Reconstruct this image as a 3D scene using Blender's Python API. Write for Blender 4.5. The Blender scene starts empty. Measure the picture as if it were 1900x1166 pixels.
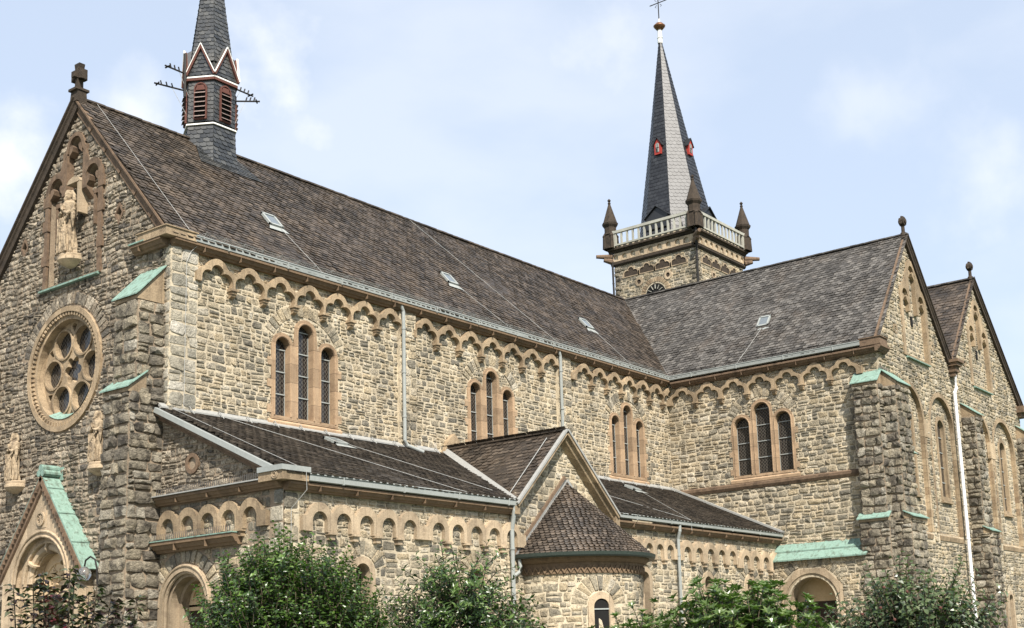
import bpy, math, random
from mathutils import Vector, Matrix, noise
from mathutils.geometry import delaunay_2d_cdt
R = math.radians
random.seed(7)
sc = bpy.context.scene
COL = sc.collection

# ------------------------------------------------------------------ camera
CAM = Vector((-18.457, -25.632, 1.7))
yaw, pit, rol = R(35.972), R(10.443), R(-2.1)
F = Vector((math.cos(yaw)*math.cos(pit), math.sin(yaw)*math.cos(pit), math.sin(pit)))
rt = Vector((math.sin(yaw), -math.cos(yaw), 0)); up = rt.cross(F)
RX = rt*math.cos(rol)+up*math.sin(rol); UX = up*math.cos(rol)-rt*math.sin(rol)
cd = bpy.data.cameras.new('camera'); cam = bpy.data.objects.new('camera', cd); COL.objects.link(cam)
cam.matrix_world = Matrix(((RX.x, UX.x, -F.x, CAM.x), (RX.y, UX.y, -F.y, CAM.y), (RX.z, UX.z, -F.z, CAM.z), (0, 0, 0, 1)))
cd.sensor_width = 36; cd.lens = 2322.67/1900*36
cd.shift_x = -108.25/1900; cd.shift_y = 212.23/1900
cd.clip_end = 2000; sc.camera = cam

# ------------------------------------------------------------------ light
SUN = Vector((-1.15, -1.55, 2.05)).normalized()
el = math.asin(SUN.z); az = math.atan2(SUN.x, SUN.y)
w = bpy.data.worlds.new('World'); sc.world = w; w.use_nodes = True
nt = w.node_tree; nt.nodes.clear()
out = nt.nodes.new('ShaderNodeOutputWorld'); bg = nt.nodes.new('ShaderNodeBackground')
sky = nt.nodes.new('ShaderNodeTexSky'); sky.sky_type = 'NISHITA'; sky.sun_disc = False
sky.sun_elevation = el; sky.sun_rotation = az; sky.air_density = 1.0; sky.dust_density = 1.2; sky.ozone_density = 1.0
tc = nt.nodes.new('ShaderNodeTexCoord'); mp = nt.nodes.new('ShaderNodeMapping'); mp.inputs['Scale'].default_value = (1, 1, 2.2)
mp.inputs['Location'].default_value = (0.35, 0.1, 0.0)
nz = nt.nodes.new('ShaderNodeTexNoise'); nz.inputs['Scale'].default_value = 3.4; nz.inputs['Detail'].default_value = 7; nz.inputs['Roughness'].default_value = .5
cr = nt.nodes.new('ShaderNodeValToRGB'); cr.color_ramp.elements[0].position = .47; cr.color_ramp.elements[1].position = .66
cr.color_ramp.elements[0].color = (.0, .0, .0, 1); cr.color_ramp.elements[1].color = (.2, .2, .2, 1)
mx = nt.nodes.new('ShaderNodeMix'); mx.data_type = 'RGBA'; mx.inputs[7].default_value = (7.6, 7.5, 7.4, 1)
L = nt.links.new
L(tc.outputs['Generated'], mp.inputs['Vector']); L(mp.outputs[0], nz.inputs['Vector']); L(nz.outputs['Fac'], cr.inputs[0])
BL = [((0.455, 0.8122, 0.3651), 0.055, 0.95), ((0.5844, 0.6805, 0.442), 0.07, 0.95), ((0.5676, 0.6792, 0.4653), 0.05, 0.76), ((0.741, 0.4881, 0.4612), 0.075, 0.475), ((0.856, 0.3195, 0.4064), 0.06, 0.325), ((0.9022, 0.2638, 0.3413), 0.07, 0.45499999999999996), ((0.5129, 0.7566, 0.4056), 0.04, 0.6649999999999999), ((0.6094, 0.6846, 0.4), 0.045, 0.6649999999999999)]
def wm(op, a, b=None, c=None):
    k = nt.nodes.new('ShaderNodeMath'); k.operation = op
    for i, q in enumerate((a, b, c)):
        if q is None: continue
        if isinstance(q, (int, float)): k.inputs[i].default_value = q
        else: L(q, k.inputs[i])
    return k.outputs[0]
n2 = nt.nodes.new('ShaderNodeTexNoise'); n2.inputs['Scale'].default_value = 14; n2.inputs['Detail'].default_value = 8; n2.inputs['Roughness'].default_value = .55
L(tc.outputs['Generated'], n2.inputs['Vector'])
vd = nt.nodes.new('ShaderNodeVectorMath'); vd.operation = 'NORMALIZE'; L(tc.outputs['Generated'], vd.inputs[0])
acc = wm('MULTIPLY', cr.outputs['Color'], 1.0)
for d_, r_, a_ in BL:   # separate fair weather clouds
    ds = nt.nodes.new('ShaderNodeVectorMath'); ds.operation = 'DISTANCE'; L(vd.outputs[0], ds.inputs[0]); ds.inputs[1].default_value = d_
    e_ = wm('ADD', wm('SUBTRACT', 1.0, wm('DIVIDE', ds.outputs['Value'], r_)), wm('MULTIPLY', wm('SUBTRACT', n2.outputs['Fac'], .5), 2.6))
    mr_ = nt.nodes.new('ShaderNodeMapRange'); mr_.interpolation_type = 'SMOOTHSTEP'; mr_.inputs[1].default_value = 0.0; mr_.inputs[2].default_value = 1.5; mr_.inputs[4].default_value = a_*.85; L(e_, mr_.inputs[0])
    acc = wm('MAXIMUM', acc, mr_.outputs[0])
m0 = nt.nodes.new('ShaderNodeMix'); m0.data_type = 'RGBA'; m0.inputs[0].default_value = .62; L(sky.outputs[0], m0.inputs[6]); m0.inputs[7].default_value = (5.2, 5.9, 7.0, 1)
L(acc, mx.inputs[0]); L(m0.outputs[2], mx.inputs[6]); L(mx.outputs[2], bg.inputs['Color'])
bg.inputs['Strength'].default_value = 0.10; L(bg.outputs[0], out.inputs['Surface'])
sd = bpy.data.lights.new('sun', 'SUN'); sd.energy = 5.0; sd.angle = R(.5); sd.color = (1, .94, .85)
so = bpy.data.objects.new('sun', sd); COL.objects.link(so); so.rotation_euler = SUN.to_track_quat('Z', 'Y').to_euler()
sc.view_settings.view_transform = 'Standard'; sc.view_settings.look = 'None'; sc.view_settings.exposure = 0.78; sc.view_settings.gamma = 1

# ------------------------------------------------------------------ materials
def mat(name, cols, rough=.9, scale=9, mott=.35, dirt=None, dirt_amt=.5, dirt_scale=1.2, bump=.4, bscale=30, spec=.3, metal=0, attr=True, streak=False, stain=0, joints=0, vj=0, drange=(.5, .68), bdist=.02):
    m = bpy.data.materials.new(name); m.use_nodes = True; n = m.node_tree.nodes; l = m.node_tree.links.new
    b = n['Principled BSDF']; b.inputs['Roughness'].default_value = rough; b.inputs['Specular IOR Level'].default_value = spec; b.inputs['Metallic'].default_value = metal
    geo = n.new('ShaderNodeNewGeometry')
    rmp = n.new('ShaderNodeValToRGB'); e = rmp.color_ramp.elements
    while len(e) < len(cols): e.new(.5)
    for i, c in enumerate(cols):
        e[i].position = i/max(1, len(cols)-1); e[i].color = (*c, 1)
    nz = n.new('ShaderNodeTexNoise'); nz.inputs['Scale'].default_value = scale; nz.inputs['Detail'].default_value = 6; nz.inputs['Roughness'].default_value = .65
    l(geo.outputs['Position'], nz.inputs['Vector'])
    if attr:
        at = n.new('ShaderNodeAttribute'); at.attribute_name = 'r'; at.attribute_type = 'GEOMETRY'
        a = n.new('ShaderNodeMath'); a.operation = 'MULTIPLY_ADD'; a.inputs[1].default_value = .45
        s = n.new('ShaderNodeMath'); s.operation = 'SUBTRACT'; s.inputs[1].default_value = .225
        l(nz.outputs['Fac'], a.inputs[0]); l(at.outputs['Fac'], s.inputs[0]); l(s.outputs[0], a.inputs[2]); l(a.outputs[0], rmp.inputs[0])
    else: l(nz.outputs['Fac'], rmp.inputs[0])
    col = rmp.outputs['Color']
    n2 = n.new('ShaderNodeTexNoise'); n2.inputs['Scale'].default_value = scale*3.1; n2.inputs['Detail'].default_value = 8; n2.inputs['Roughness'].default_value = .75
    l(geo.outputs['Position'], n2.inputs['Vector'])
    mr = n.new('ShaderNodeMapRange'); mr.inputs[1].default_value = .3; mr.inputs[2].default_value = .7; mr.inputs[3].default_value = 1-mott; mr.inputs[4].default_value = 1+mott*.6
    l(n2.outputs['Fac'], mr.inputs[0])
    mu = n.new('ShaderNodeMix'); mu.data_type = 'RGBA'; mu.blend_type = 'MULTIPLY'; mu.inputs[0].default_value = 1
    l(col, mu.inputs[6]); l(mr.outputs[0], mu.inputs[7]); col = mu.outputs[2]
    if dirt:
        n3 = n.new('ShaderNodeTexNoise'); n3.inputs['Scale'].default_value = dirt_scale; n3.inputs['Detail'].default_value = 8; n3.inputs['Roughness'].default_value = .7
        if streak:
            mpp = n.new('ShaderNodeMapping'); mpp.inputs['Scale'].default_value = (5, 5, .6); l(geo.outputs['Position'], mpp.inputs[0]); l(mpp.outputs[0], n3.inputs['Vector'])
        else: l(geo.outputs['Position'], n3.inputs['Vector'])
        m3 = n.new('ShaderNodeMapRange'); m3.inputs[1].default_value = drange[0]; m3.inputs[2].default_value = drange[1]; m3.inputs[3].default_value = 0; m3.inputs[4].default_value = dirt_amt
        l(n3.outputs['Fac'], m3.inputs[0])
        mi = n.new('ShaderNodeMix'); mi.data_type = 'RGBA'; l(m3.outputs[0], mi.inputs[0]); l(col, mi.inputs[6]); mi.inputs[7].default_value = (*dirt, 1); col = mi.outputs[2]
    def darken(col, fac):
        k = n.new('ShaderNodeMix'); k.data_type = 'RGBA'; k.blend_type = 'MULTIPLY'; k.inputs[0].default_value = 1; l(col, k.inputs[6]); l(fac, k.inputs[7]); return k.outputs[2]
    if stain:
        mpp = n.new('ShaderNodeMapping'); mpp.inputs['Scale'].default_value = (.9, .9, .28); l(geo.outputs['Position'], mpp.inputs[0])
        n5 = n.new('ShaderNodeTexNoise'); n5.inputs['Scale'].default_value = 1.6; n5.inputs['Detail'].default_value = 7; n5.inputs['Roughness'].default_value = .6; l(mpp.outputs[0], n5.inputs['Vector'])
        m5 = n.new('ShaderNodeMapRange'); m5.inputs[1].default_value = .35; m5.inputs[2].default_value = .62; m5.inputs[3].default_value = 1-stain; m5.inputs[4].default_value = 1.06; l(n5.outputs['Fac'], m5.inputs[0]); col = darken(col, m5.outputs[0])
    if joints:
        sp = n.new('ShaderNodeSeparateXYZ'); l(geo.outputs['Position'], sp.inputs[0]); a1 = n.new('ShaderNodeMath'); a1.operation = 'DIVIDE'; a1.inputs[1].default_value = joints; l(sp.outputs[2], a1.inputs[0])
        a2 = n.new('ShaderNodeMath'); a2.operation = 'FRACT'; l(a1.outputs[0], a2.inputs[0]); a3 = n.new('ShaderNodeMath'); a3.operation = 'LESS_THAN'; a3.inputs[1].default_value = .03; l(a2.outputs[0], a3.inputs[0])
        a4 = n.new('ShaderNodeMath'); a4.operation = 'MULTIPLY_ADD'; a4.inputs[1].default_value = -.45; a4.inputs[2].default_value = 1; l(a3.outputs[0], a4.inputs[0]); col = darken(col, a4.outputs[0])
        a5 = n.new('ShaderNodeMath'); a5.operation = 'FLOOR'; l(a1.outputs[0], a5.inputs[0]); wn = n.new('ShaderNodeTexWhiteNoise'); wn.noise_dimensions = '1D'; l(a5.outputs[0], wn.inputs['W'])
        m6 = n.new('ShaderNodeMapRange'); m6.inputs[3].default_value = .84; m6.inputs[4].default_value = 1.1; l(wn.outputs['Value'], m6.inputs[0]); col = darken(col, m6.outputs[0])
    if vj:
        sp2 = n.new('ShaderNodeSeparateXYZ'); l(geo.outputs['Position'], sp2.inputs[0]); c0 = n.new('ShaderNodeMath'); l(sp2.outputs[0], c0.inputs[0]); l(sp2.outputs[1], c0.inputs[1])
        c1 = n.new('ShaderNodeMath'); c1.operation = 'DIVIDE'; c1.inputs[1].default_value = vj; l(c0.outputs[0], c1.inputs[0]); c2 = n.new('ShaderNodeMath'); c2.operation = 'FRACT'; l(c1.outputs[0], c2.inputs[0])
        c3 = n.new('ShaderNodeMath'); c3.operation = 'LESS_THAN'; c3.inputs[1].default_value = .03; l(c2.outputs[0], c3.inputs[0]); c4 = n.new('ShaderNodeMath'); c4.operation = 'MULTIPLY_ADD'; c4.inputs[1].default_value = -.45; c4.inputs[2].default_value = 1; l(c3.outputs[0], c4.inputs[0]); col = darken(col, c4.outputs[0])
        c5 = n.new('ShaderNodeMath'); c5.operation = 'FLOOR'; l(c1.outputs[0], c5.inputs[0]); w2 = n.new('ShaderNodeTexWhiteNoise'); w2.noise_dimensions = '1D'; l(c5.outputs[0], w2.inputs['W'])
        m7 = n.new('ShaderNodeMapRange'); m7.inputs[3].default_value = .78; m7.inputs[4].default_value = 1.12; l(w2.outputs['Value'], m7.inputs[0]); col = darken(col, m7.outputs[0])
    l(col, b.inputs['Base Color'])
    if bump:
        n4 = n.new('ShaderNodeTexNoise'); n4.inputs['Scale'].default_value = bscale; n4.inputs['Detail'].default_value = 6; n4.inputs['Roughness'].default_value = .7
        l(geo.outputs['Position'], n4.inputs['Vector'])
        bp = n.new('ShaderNodeBump'); bp.inputs['Strength'].default_value = bump; bp.inputs['Distance'].default_value = bdist
        l(n4.outputs['Fac'], bp.inputs['Height']); l(bp.outputs[0], b.inputs['Normal'])
    return m
M = {}
M['stone'] = mat('rubble_stone', [(.21, .19, .15), (.37, .325, .24), (.465, .39, .27), (.51, .41, .265), (.575, .515, .405)], dirt=(.085, .075, .06), dirt_amt=.65, dirt_scale=8, drange=(.5, .64), bump=1.0, bscale=15, mott=.6, bdist=.07, stain=.36)
M['stone_west'] = mat('rubble_stone_west', [(.14, .125, .105), (.31, .265, .20), (.43, .36, .265), (.54, .465, .355), (.33, .265, .19)], dirt=(.035, .03, .023), dirt_amt=.75, dirt_scale=8, drange=(.49, .63), bump=1.0, bscale=14, mott=.6, bdist=.1, stain=.3)  # same rubble as the nave, coloured darker to imitate grazing light
M['quoin'] = mat('rock_faced_stone', [(.19, .165, .13), (.32, .28, .21), (.41, .35, .25), (.46, .42, .34)], dirt=(.025, .021, .017), dirt_amt=.85, dirt_scale=3.5, drange=(.46, .62), bump=1.0, bscale=11, mott=.55, bdist=.12, stain=.3)
M['ashlar'] = mat('light_ashlar', [(.28, .265, .22), (.38, .345, .27), (.46, .41, .31), (.54, .50, .42)], dirt=(.10, .09, .07), dirt_amt=.6, dirt_scale=5, bump=1.0, bscale=12, mott=.5, bdist=.07, stain=.25)
M['mortar'] = mat('cream_mortar', [(.49, .415, .295), (.62, .53, .385)], dirt=(.10, .075, .05), dirt_amt=.75, dirt_scale=7, drange=(.53, .62), attr=False, bump=.6, stain=.3)  # dark noise: sooty joints plus painted shade of crevices between stones
M['mortar_west'] = mat('grazing_shade_mortar', [(.24, .185, .13), (.34, .265, .185)], dirt=(.09, .068, .05), dirt_amt=.6, dirt_scale=3, attr=False, bump=.6, stain=.2)  # same mortar; brown colour stands in for the dimness of grazing light
M['sand'] = mat('dressed_sandstone', [(.28, .20, .125), (.38, .285, .18), (.47, .365, .24)], dirt=(.11, .075, .048), dirt_amt=.6, dirt_scale=3.5, bump=.7, mott=.38, stain=.35, vj=.345)
M['sandwin'] = mat('window_sandstone', [(.27, .18, .11), (.38, .265, .165), (.46, .34, .22)], dirt=(.15, .09, .055), dirt_amt=.5, dirt_scale=3, bump=.5, mott=.32, stain=.2, joints=.52)
M['sandpale'] = mat('pale_sandstone', [(.40, .305, .20), (.52, .41, .28)], dirt=(.17, .12, .08), dirt_amt=.55, dirt_scale=3.5, bump=.6, mott=.3, attr=False, stain=.32, vj=.365)
M['statuestone'] = mat('statue_sandstone', [(.24, .18, .12), (.38, .295, .195), (.50, .40, .28)], dirt=(.06, .045, .032), dirt_amt=.75, dirt_scale=7, drange=(.47, .6), bump=.6, mott=.35, attr=False)
M['sanddark'] = mat('weathered_sandstone', [(.08, .052, .035), (.16, .108, .07), (.24, .165, .107)], dirt=(.025, .019, .014), dirt_amt=.7, dirt_scale=2.5, bump=.5, mott=.35, attr=False)
M['cornice'] = mat('brown_cornice_stone', [(.10, .065, .04), (.17, .115, .07), (.24, .165, .105)], dirt=(.07, .05, .035), dirt_amt=.6, dirt_scale=3, bump=.4, mott=.25, attr=False)
M['black'] = mat('sooty_sandstone', [(.022, .018, .014), (.05, .037, .026), (.10, .075, .052)], dirt=(.014, .012, .01), dirt_amt=.75, dirt_scale=3, bump=.6, mott=.4, attr=False)
M['tile'] = mat('brown_slate', [(.032, .024, .017), (.053, .040, .028), (.076, .057, .041), (.12, .093, .069)], rough=.55, spec=.5, dirt=(.135, .092, .055), dirt_amt=.4, dirt_scale=.9, bump=.3, bscale=25, mott=.4, scale=3, stain=.35)
M['tilegrey'] = mat('glare_toned_slate', [(.052, .047, .041), (.078, .071, .063), (.106, .097, .086), (.155, .143, .127)], rough=.6, spec=.35, dirt=(.13, .10, .075), dirt_amt=.35, dirt_scale=.9, bump=.3, bscale=25, mott=.4, scale=3, stain=.2)  # same slate as the nave; sky glare painted in as lighter grey
M['tiledark'] = mat('dark_aisle_slate', [(.026, .021, .016), (.045, .036, .027), (.072, .057, .042)], rough=.6, dirt=(.11, .09, .068), dirt_amt=.25, dirt_scale=1, bump=.3, mott=.4, scale=3, stain=.3)
M['spireslate'] = mat('spire_slate', [(.010, .010, .012), (.018, .019, .021), (.03, .031, .034)], rough=.47, spec=.5, bump=.08, bscale=10, mott=.2)
M['turretslate'] = mat('turret_slate', [(.02, .022, .024), (.045, .047, .048), (.085, .085, .08)], rough=.4, spec=.6, dirt=(.16, .145, .12), dirt_amt=.3, bump=.2, mott=.3)
M['copper'] = mat('green_copper', [(.13, .215, .17), (.205, .31, .255), (.29, .40, .34)], rough=.7, dirt=(.075, .085, .06), dirt_amt=.65, dirt_scale=1.8, drange=(.5, .62), streak=True, bump=.3, mott=.25, attr=False)
M['zinc'] = mat('zinc_gutter', [(.25, .265, .25), (.34, .355, .335)], rough=.5, dirt=(.16, .18, .17), dirt_amt=.4, bump=.08, attr=False, mott=.15)
M['lead'] = mat('pale_lead_flashing', [(.24, .24, .225), (.36, .355, .33)], rough=.55, bump=.1, attr=False, mott=.25)
M['white'] = mat('white_paint', [(.70, .69, .64), (.78, .77, .72)], rough=.6, bump=.08, attr=False, mott=.1)
M['cream'] = mat('cream_paint', [(.34, .33, .275), (.42, .41, .35)], rough=.65, bump=.08, attr=False, mott=.15, stain=.2)
M['red'] = mat('red_paint', [(.26, .025, .02), (.36, .045, .03)], rough=.6, bump=.05, attr=False, mott=.2)
M['rust'] = mat('faded_red_board', [(.085, .035, .027), (.14, .055, .04)], rough=.8, attr=False)
M['iron'] = mat('dark_iron', [(.012, .011, .01), (.03, .026, .023)], rough=.6, attr=False, bump=.1)
M['wire'] = mat('steel_wire', [(.30, .30, .28), (.42, .42, .40)], rough=.5, metal=.1, attr=False, bump=0)
M['darkhole'] = mat('dark_interior', [(.006, .006, .006), (.012, .011, .010)], rough=.9, attr=False, bump=0)
M['wood'] = mat('dark_brown_wood', [(.022, .014, .01), (.05, .032, .022)], rough=.6, attr=False)
M['slat'] = mat('weathered_slat', [(.22, .16, .14), (.32, .25, .22)], rough=.8, attr=False)
M['roofglass'] = mat('rooflight_glass', [(.10, .12, .13), (.16, .18, .19)], rough=.12, spec=.9, bump=0, attr=False)
M['plaster'] = mat('tympanum_stone', [(.48, .35, .20), (.60, .46, .29)], dirt=(.32, .18, .08), dirt_amt=.5, dirt_scale=2, attr=False, mott=.15, bump=.25)
M['greenpipe'] = mat('dark_green_gutter', [(.025, .035, .03), (.05, .065, .055)], rough=.45, attr=False, bump=.05)
M['whitepipe'] = mat('white_downpipe', [(.66, .66, .68), (.76, .76, .78)], rough=.45, attr=False, bump=.05, mott=.08)
M['gold'] = mat('bronze_ball', [(.14, .06, .03), (.24, .12, .06)], rough=.4, metal=.4, attr=False)
M['grass'] = mat('lawn_grass', [(.03, .055, .015), (.06, .09, .03)], attr=False, scale=2)
M['paving'] = mat('grey_paving', [(.22, .21, .19), (.30, .28, .25)], attr=False, scale=3)
M['bark'] = mat('bark', [(.06, .045, .03), (.13, .10, .07)], attr=False)

def glass_mat():
    m = bpy.data.materials.new('leaded_glass'); m.use_nodes = True; n = m.node_tree.nodes; l = m.node_tree.links.new
    b = n['Principled BSDF']; b.inputs['Roughness'].default_value = .18; b.inputs['Specular IOR Level'].default_value = .5
    g = n.new('ShaderNodeNewGeometry'); s = n.new('ShaderNodeSeparateXYZ'); l(g.outputs['Position'], s.inputs[0])
    def mth(op, a, b_=None, c=None):
        k = n.new('ShaderNodeMath'); k.operation = op
        for i, q in enumerate((a, b_, c)):
            if q is None: continue
            if isinstance(q, (int, float)): k.inputs[i].default_value = q
            else: l(q, k.inputs[i])
        return k.outputs[0]
    u = mth('ADD', s.outputs[0], s.outputs[1]); v = s.outputs[2]
    sn = mth('MULTIPLY', mth('SINE', mth('MULTIPLY', v, 2*math.pi/.26)), .042)
    ls = []
    for sg in (1, -1):
        q = mth('MULTIPLY_ADD', sn, sg, u)
        fr = mth('FRACT', mth('DIVIDE', q, .13)); ls.append(mth('LESS_THAN', mth('ABSOLUTE', mth('SUBTRACT', fr, .5)), .075))
    ln = mth('MAXIMUM', ls[0], ls[1])
    mi = n.new('ShaderNodeMix'); mi.data_type = 'RGBA'; l(ln, mi.inputs[0]); mi.inputs[6].default_value = (.012, .011, .011, 1); mi.inputs[7].default_value = (.10, .09, .075, 1)
    l(mi.outputs[2], b.inputs['Base Color'])
    ng = n.new('ShaderNodeTexNoise'); ng.inputs['Scale'].default_value = 9; l(g.outputs['Position'], ng.inputs['Vector']); bg_ = n.new('ShaderNodeBump'); bg_.inputs['Strength'].default_value = .5; bg_.inputs['Distance'].default_value = .02; l(ng.outputs['Fac'], bg_.inputs['Height']); l(bg_.outputs[0], b.inputs['Normal'])
    return m
M['glass'] = glass_mat()

def leaf_mat(name, cols, rough=.32, spec=.5):
    m = bpy.data.materials.new(name); m.use_nodes = True; n = m.node_tree.nodes; l = m.node_tree.links.new
    b = n['Principled BSDF']; b.inputs['Roughness'].default_value = rough; b.inputs['Specular IOR Level'].default_value = spec
    at = n.new('ShaderNodeAttribute'); at.attribute_name = 'r'
    r = n.new('ShaderNodeValToRGB'); e = r.color_ramp.elements
    while len(e) < len(cols): e.new(.5)
    for i, c in enumerate(cols): e[i].position = i/(len(cols)-1); e[i].color = (*c, 1)
    l(at.outputs['Fac'], r.inputs[0]); l(r.outputs[0], b.inputs['Base Color'])
    t = n.new('ShaderNodeBsdfTranslucent'); ms = n.new('ShaderNodeMixShader'); ms.inputs[0].default_value = .2
    g = n.new('ShaderNodeMix'); g.data_type = 'RGBA'; g.blend_type = 'MULTIPLY'; g.inputs[0].default_value = 1; l(r.outputs[0], g.inputs[6]); g.inputs[7].default_value = (1.6, 2.2, .7, 1)
    l(g.outputs[2], t.inputs[0]); l(b.outputs[0], ms.inputs[1]); l(t.outputs[0], ms.inputs[2]); l(ms.outputs[0], n['Material Output'].inputs[0])
    return m

# ------------------------------------------------------------------ geometry helpers
class Fr:
    def __init__(s, O, U, N): s.O = Vector(O); s.U = Vector(U).normalized(); s.N = Vector(N).normalized()
    def __call__(s, u, v, n=0): return s.O+s.U*u+Vector((0, 0, v))+s.N*n
class MB:
    def __init__(s): s.v = []; s.f = []; s.r = []
    def add(s, pts, faces, r=.5):
        k = len(s.v); s.v += [tuple(p) for p in pts]; s.f += [[k+i for i in f] for f in faces]; s.r += [r]*len(faces)
    def build(s, name, m, parent=None, smooth=False):
        me = bpy.data.meshes.new(name); me.from_pydata(s.v, [], s.f); me.materials.append(M[m] if isinstance(m, str) else m)
        a = me.attributes.new('r', 'FLOAT', 'FACE'); a.data.foreach_set('value', s.r)
        if smooth: me.polygons.foreach_set('use_smooth', [True]*len(me.polygons))
        me.update(); o = bpy.data.objects.new(name, me); COL.objects.link(o)
        if parent: o.parent = parent; o.matrix_parent_inverse = Matrix.Translation(-parent.location) if parent.type == 'EMPTY' else Matrix.Identity(4)
        return o
BOXF = [(0, 1, 2, 3), (7, 6, 5, 4), (0, 4, 5, 1), (1, 5, 6, 2), (2, 6, 7, 3), (3, 7, 4, 0)]
def box(mb, fr, u0, u1, v0, v1, n0, n1, r=.5):
    mb.add([fr(u0, v0, n0), fr(u1, v0, n0), fr(u1, v1, n0), fr(u0, v1, n0), fr(u0, v0, n1), fr(u1, v0, n1), fr(u1, v1, n1), fr(u0, v1, n1)], BOXF, r)
def bar(mb, p0, p1, w_, h, upv=(0, 0, 1), r=.5):
    p0 = Vector(p0); p1 = Vector(p1); d = (p1-p0).normalized(); s = d.cross(Vector(upv))
    if s.length < 1e-4: s = d.cross(Vector((1, 0, 0)))
    s.normalize(); t = s.cross(d); s = s*w_/2; t = t*h/2
    mb.add([p0-s-t, p0+s-t, p0+s+t, p0-s+t, p1-s-t, p1+s-t, p1+s+t, p1-s+t], BOXF, r)
def tube(mb, pts, rad, seg=8, r=.5):
    pts = [Vector(p) for p in pts]; n = len(pts); V = []
    if not isinstance(rad, (list, tuple)): rad = [rad]*n
    for i, p in enumerate(pts):
        d = (pts[min(i+1, n-1)]-pts[max(i-1, 0)]).normalized(); a = d.cross(Vector((0.13, .27, 1))); 
        if a.length < .3: a = d.cross(Vector((1, 0.2, 0)))
        a.normalize(); b = d.cross(a)
        V += [p+(a*math.cos(2*math.pi*k/seg)+b*math.sin(2*math.pi*k/seg))*rad[i] for k in range(seg)]
    Fc = [(i*seg+k, i*seg+(k+1) % seg, (i+1)*seg+(k+1) % seg, (i+1)*seg+k) for i in range(n-1) for k in range(seg)]
    Fc += [tuple(range(seg)), tuple((n-1)*seg+k for k in range(seg))[::-1]]
    mb.add(V, Fc, r)
def lathe(mb, c, prof, seg=16, a0=0, a1=2*math.pi, r=.5, rot=0):
    c = Vector(c); full = abs(a1-a0-2*math.pi) < 1e-6; n = seg if full else seg+1
    V = [c+Vector((math.cos(a0+(a1-a0)*k/seg+rot)*q, math.sin(a0+(a1-a0)*k/seg+rot)*q, z)) for q, z in prof for k in range(n)]
    Fc = []
    for i in range(len(prof)-1):
        for k in range(seg):
            k2 = (k+1) % n; Fc.append((i*n+k, i*n+k2, (i+1)*n+k2, (i+1)*n+k))
    mb.add(V, Fc, r)
def sweep(mb, fr, prof, u0, u1, r=.5, seg=1):
    n = len(prof)
    V = [fr(u0+(u1-u0)*i/seg, z, q) for i in range(seg+1) for q, z in prof]
    Fc = [(i*n+k, i*n+(k+1) % n, (i+1)*n+(k+1) % n, (i+1)*n+k) for i in range(seg) for k in range(n)]
    Fc += [tuple(range(n)), tuple(seg*n+k for k in range(n))[::-1]]
    mb.add(V, Fc, r)
def inp(p, poly):
    x, y = p; c = False; j = len(poly)-1
    for i in range(len(poly)):
        xi, yi = poly[i]; xj, yj = poly[j]
        if (yi > y) != (yj > y) and x < (xj-xi)*(y-yi)/(yj-yi)+xi: c = not c
        j = i
    return c
def bbox(poly): return min(p[0] for p in poly), max(p[0] for p in poly), min(p[1] for p in poly), max(p[1] for p in poly)
def inside(p, outer, holes, hb):
    if not inp(p, outer): return False
    for h, b in zip(holes, hb):
        if b[0] <= p[0] <= b[1] and b[2] <= p[1] <= b[3] and inp(p, h): return False
    return True
def plate(mb, fr, outer, holes=(), n0=-.1, n1=0, r=.5, sides=True, edges=True, mid=None):
    loops = [outer]+list(holes); V = []; E = []
    for lp in loops:
        k = len(V); V += [Vector(p) for p in lp]; E += [(k+i, k+(i+1) % len(lp)) for i in range(len(lp))]
    v, e, f, _, _, _ = delaunay_2d_cdt(V, E, [], 0, 1e-5)
    hb = [bbox(h) for h in holes]; T = []
    for t in f:
        c = (sum(v[i][0] for i in t)/3, sum(v[i][1] for i in t)/3)
        if inside(c, outer, holes, hb): T.append(tuple(t))
    mb.add([fr(p[0], p[1], n1) for p in v], T, r)
    for i, lp in enumerate(loops):
        if (i == 0 and not edges) or not sides: continue
        n = len(lp); mb.add([fr(p[0], p[1], n1) for p in lp]+[fr(p[0], p[1], n0) for p in lp], [(k, (k+1) % n, n+(k+1) % n, n+k) for k in range(n)], r)
def arc(cx, cy, rad, a0, a1, n=12): return [(cx+rad*math.cos(R(a0+(a1-a0)*i/n)), cy+rad*math.sin(R(a0+(a1-a0)*i/n))) for i in range(n+1)]
def archpoly(c, hw, z0, zt, n=14): return [(c-hw, z0), (c+hw, z0)]+arc(c, zt-hw, hw, 0, 180, n)
def circ(c, z, rad, n=28): return [(c+rad*math.cos(2*math.pi*i/n), z+rad*math.sin(2*math.pi*i/n)) for i in range(n)]
def offs(c, z, pts, k): return [(c+(a-c)*k, z+(b-z)*k) for a, b in pts]

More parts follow.
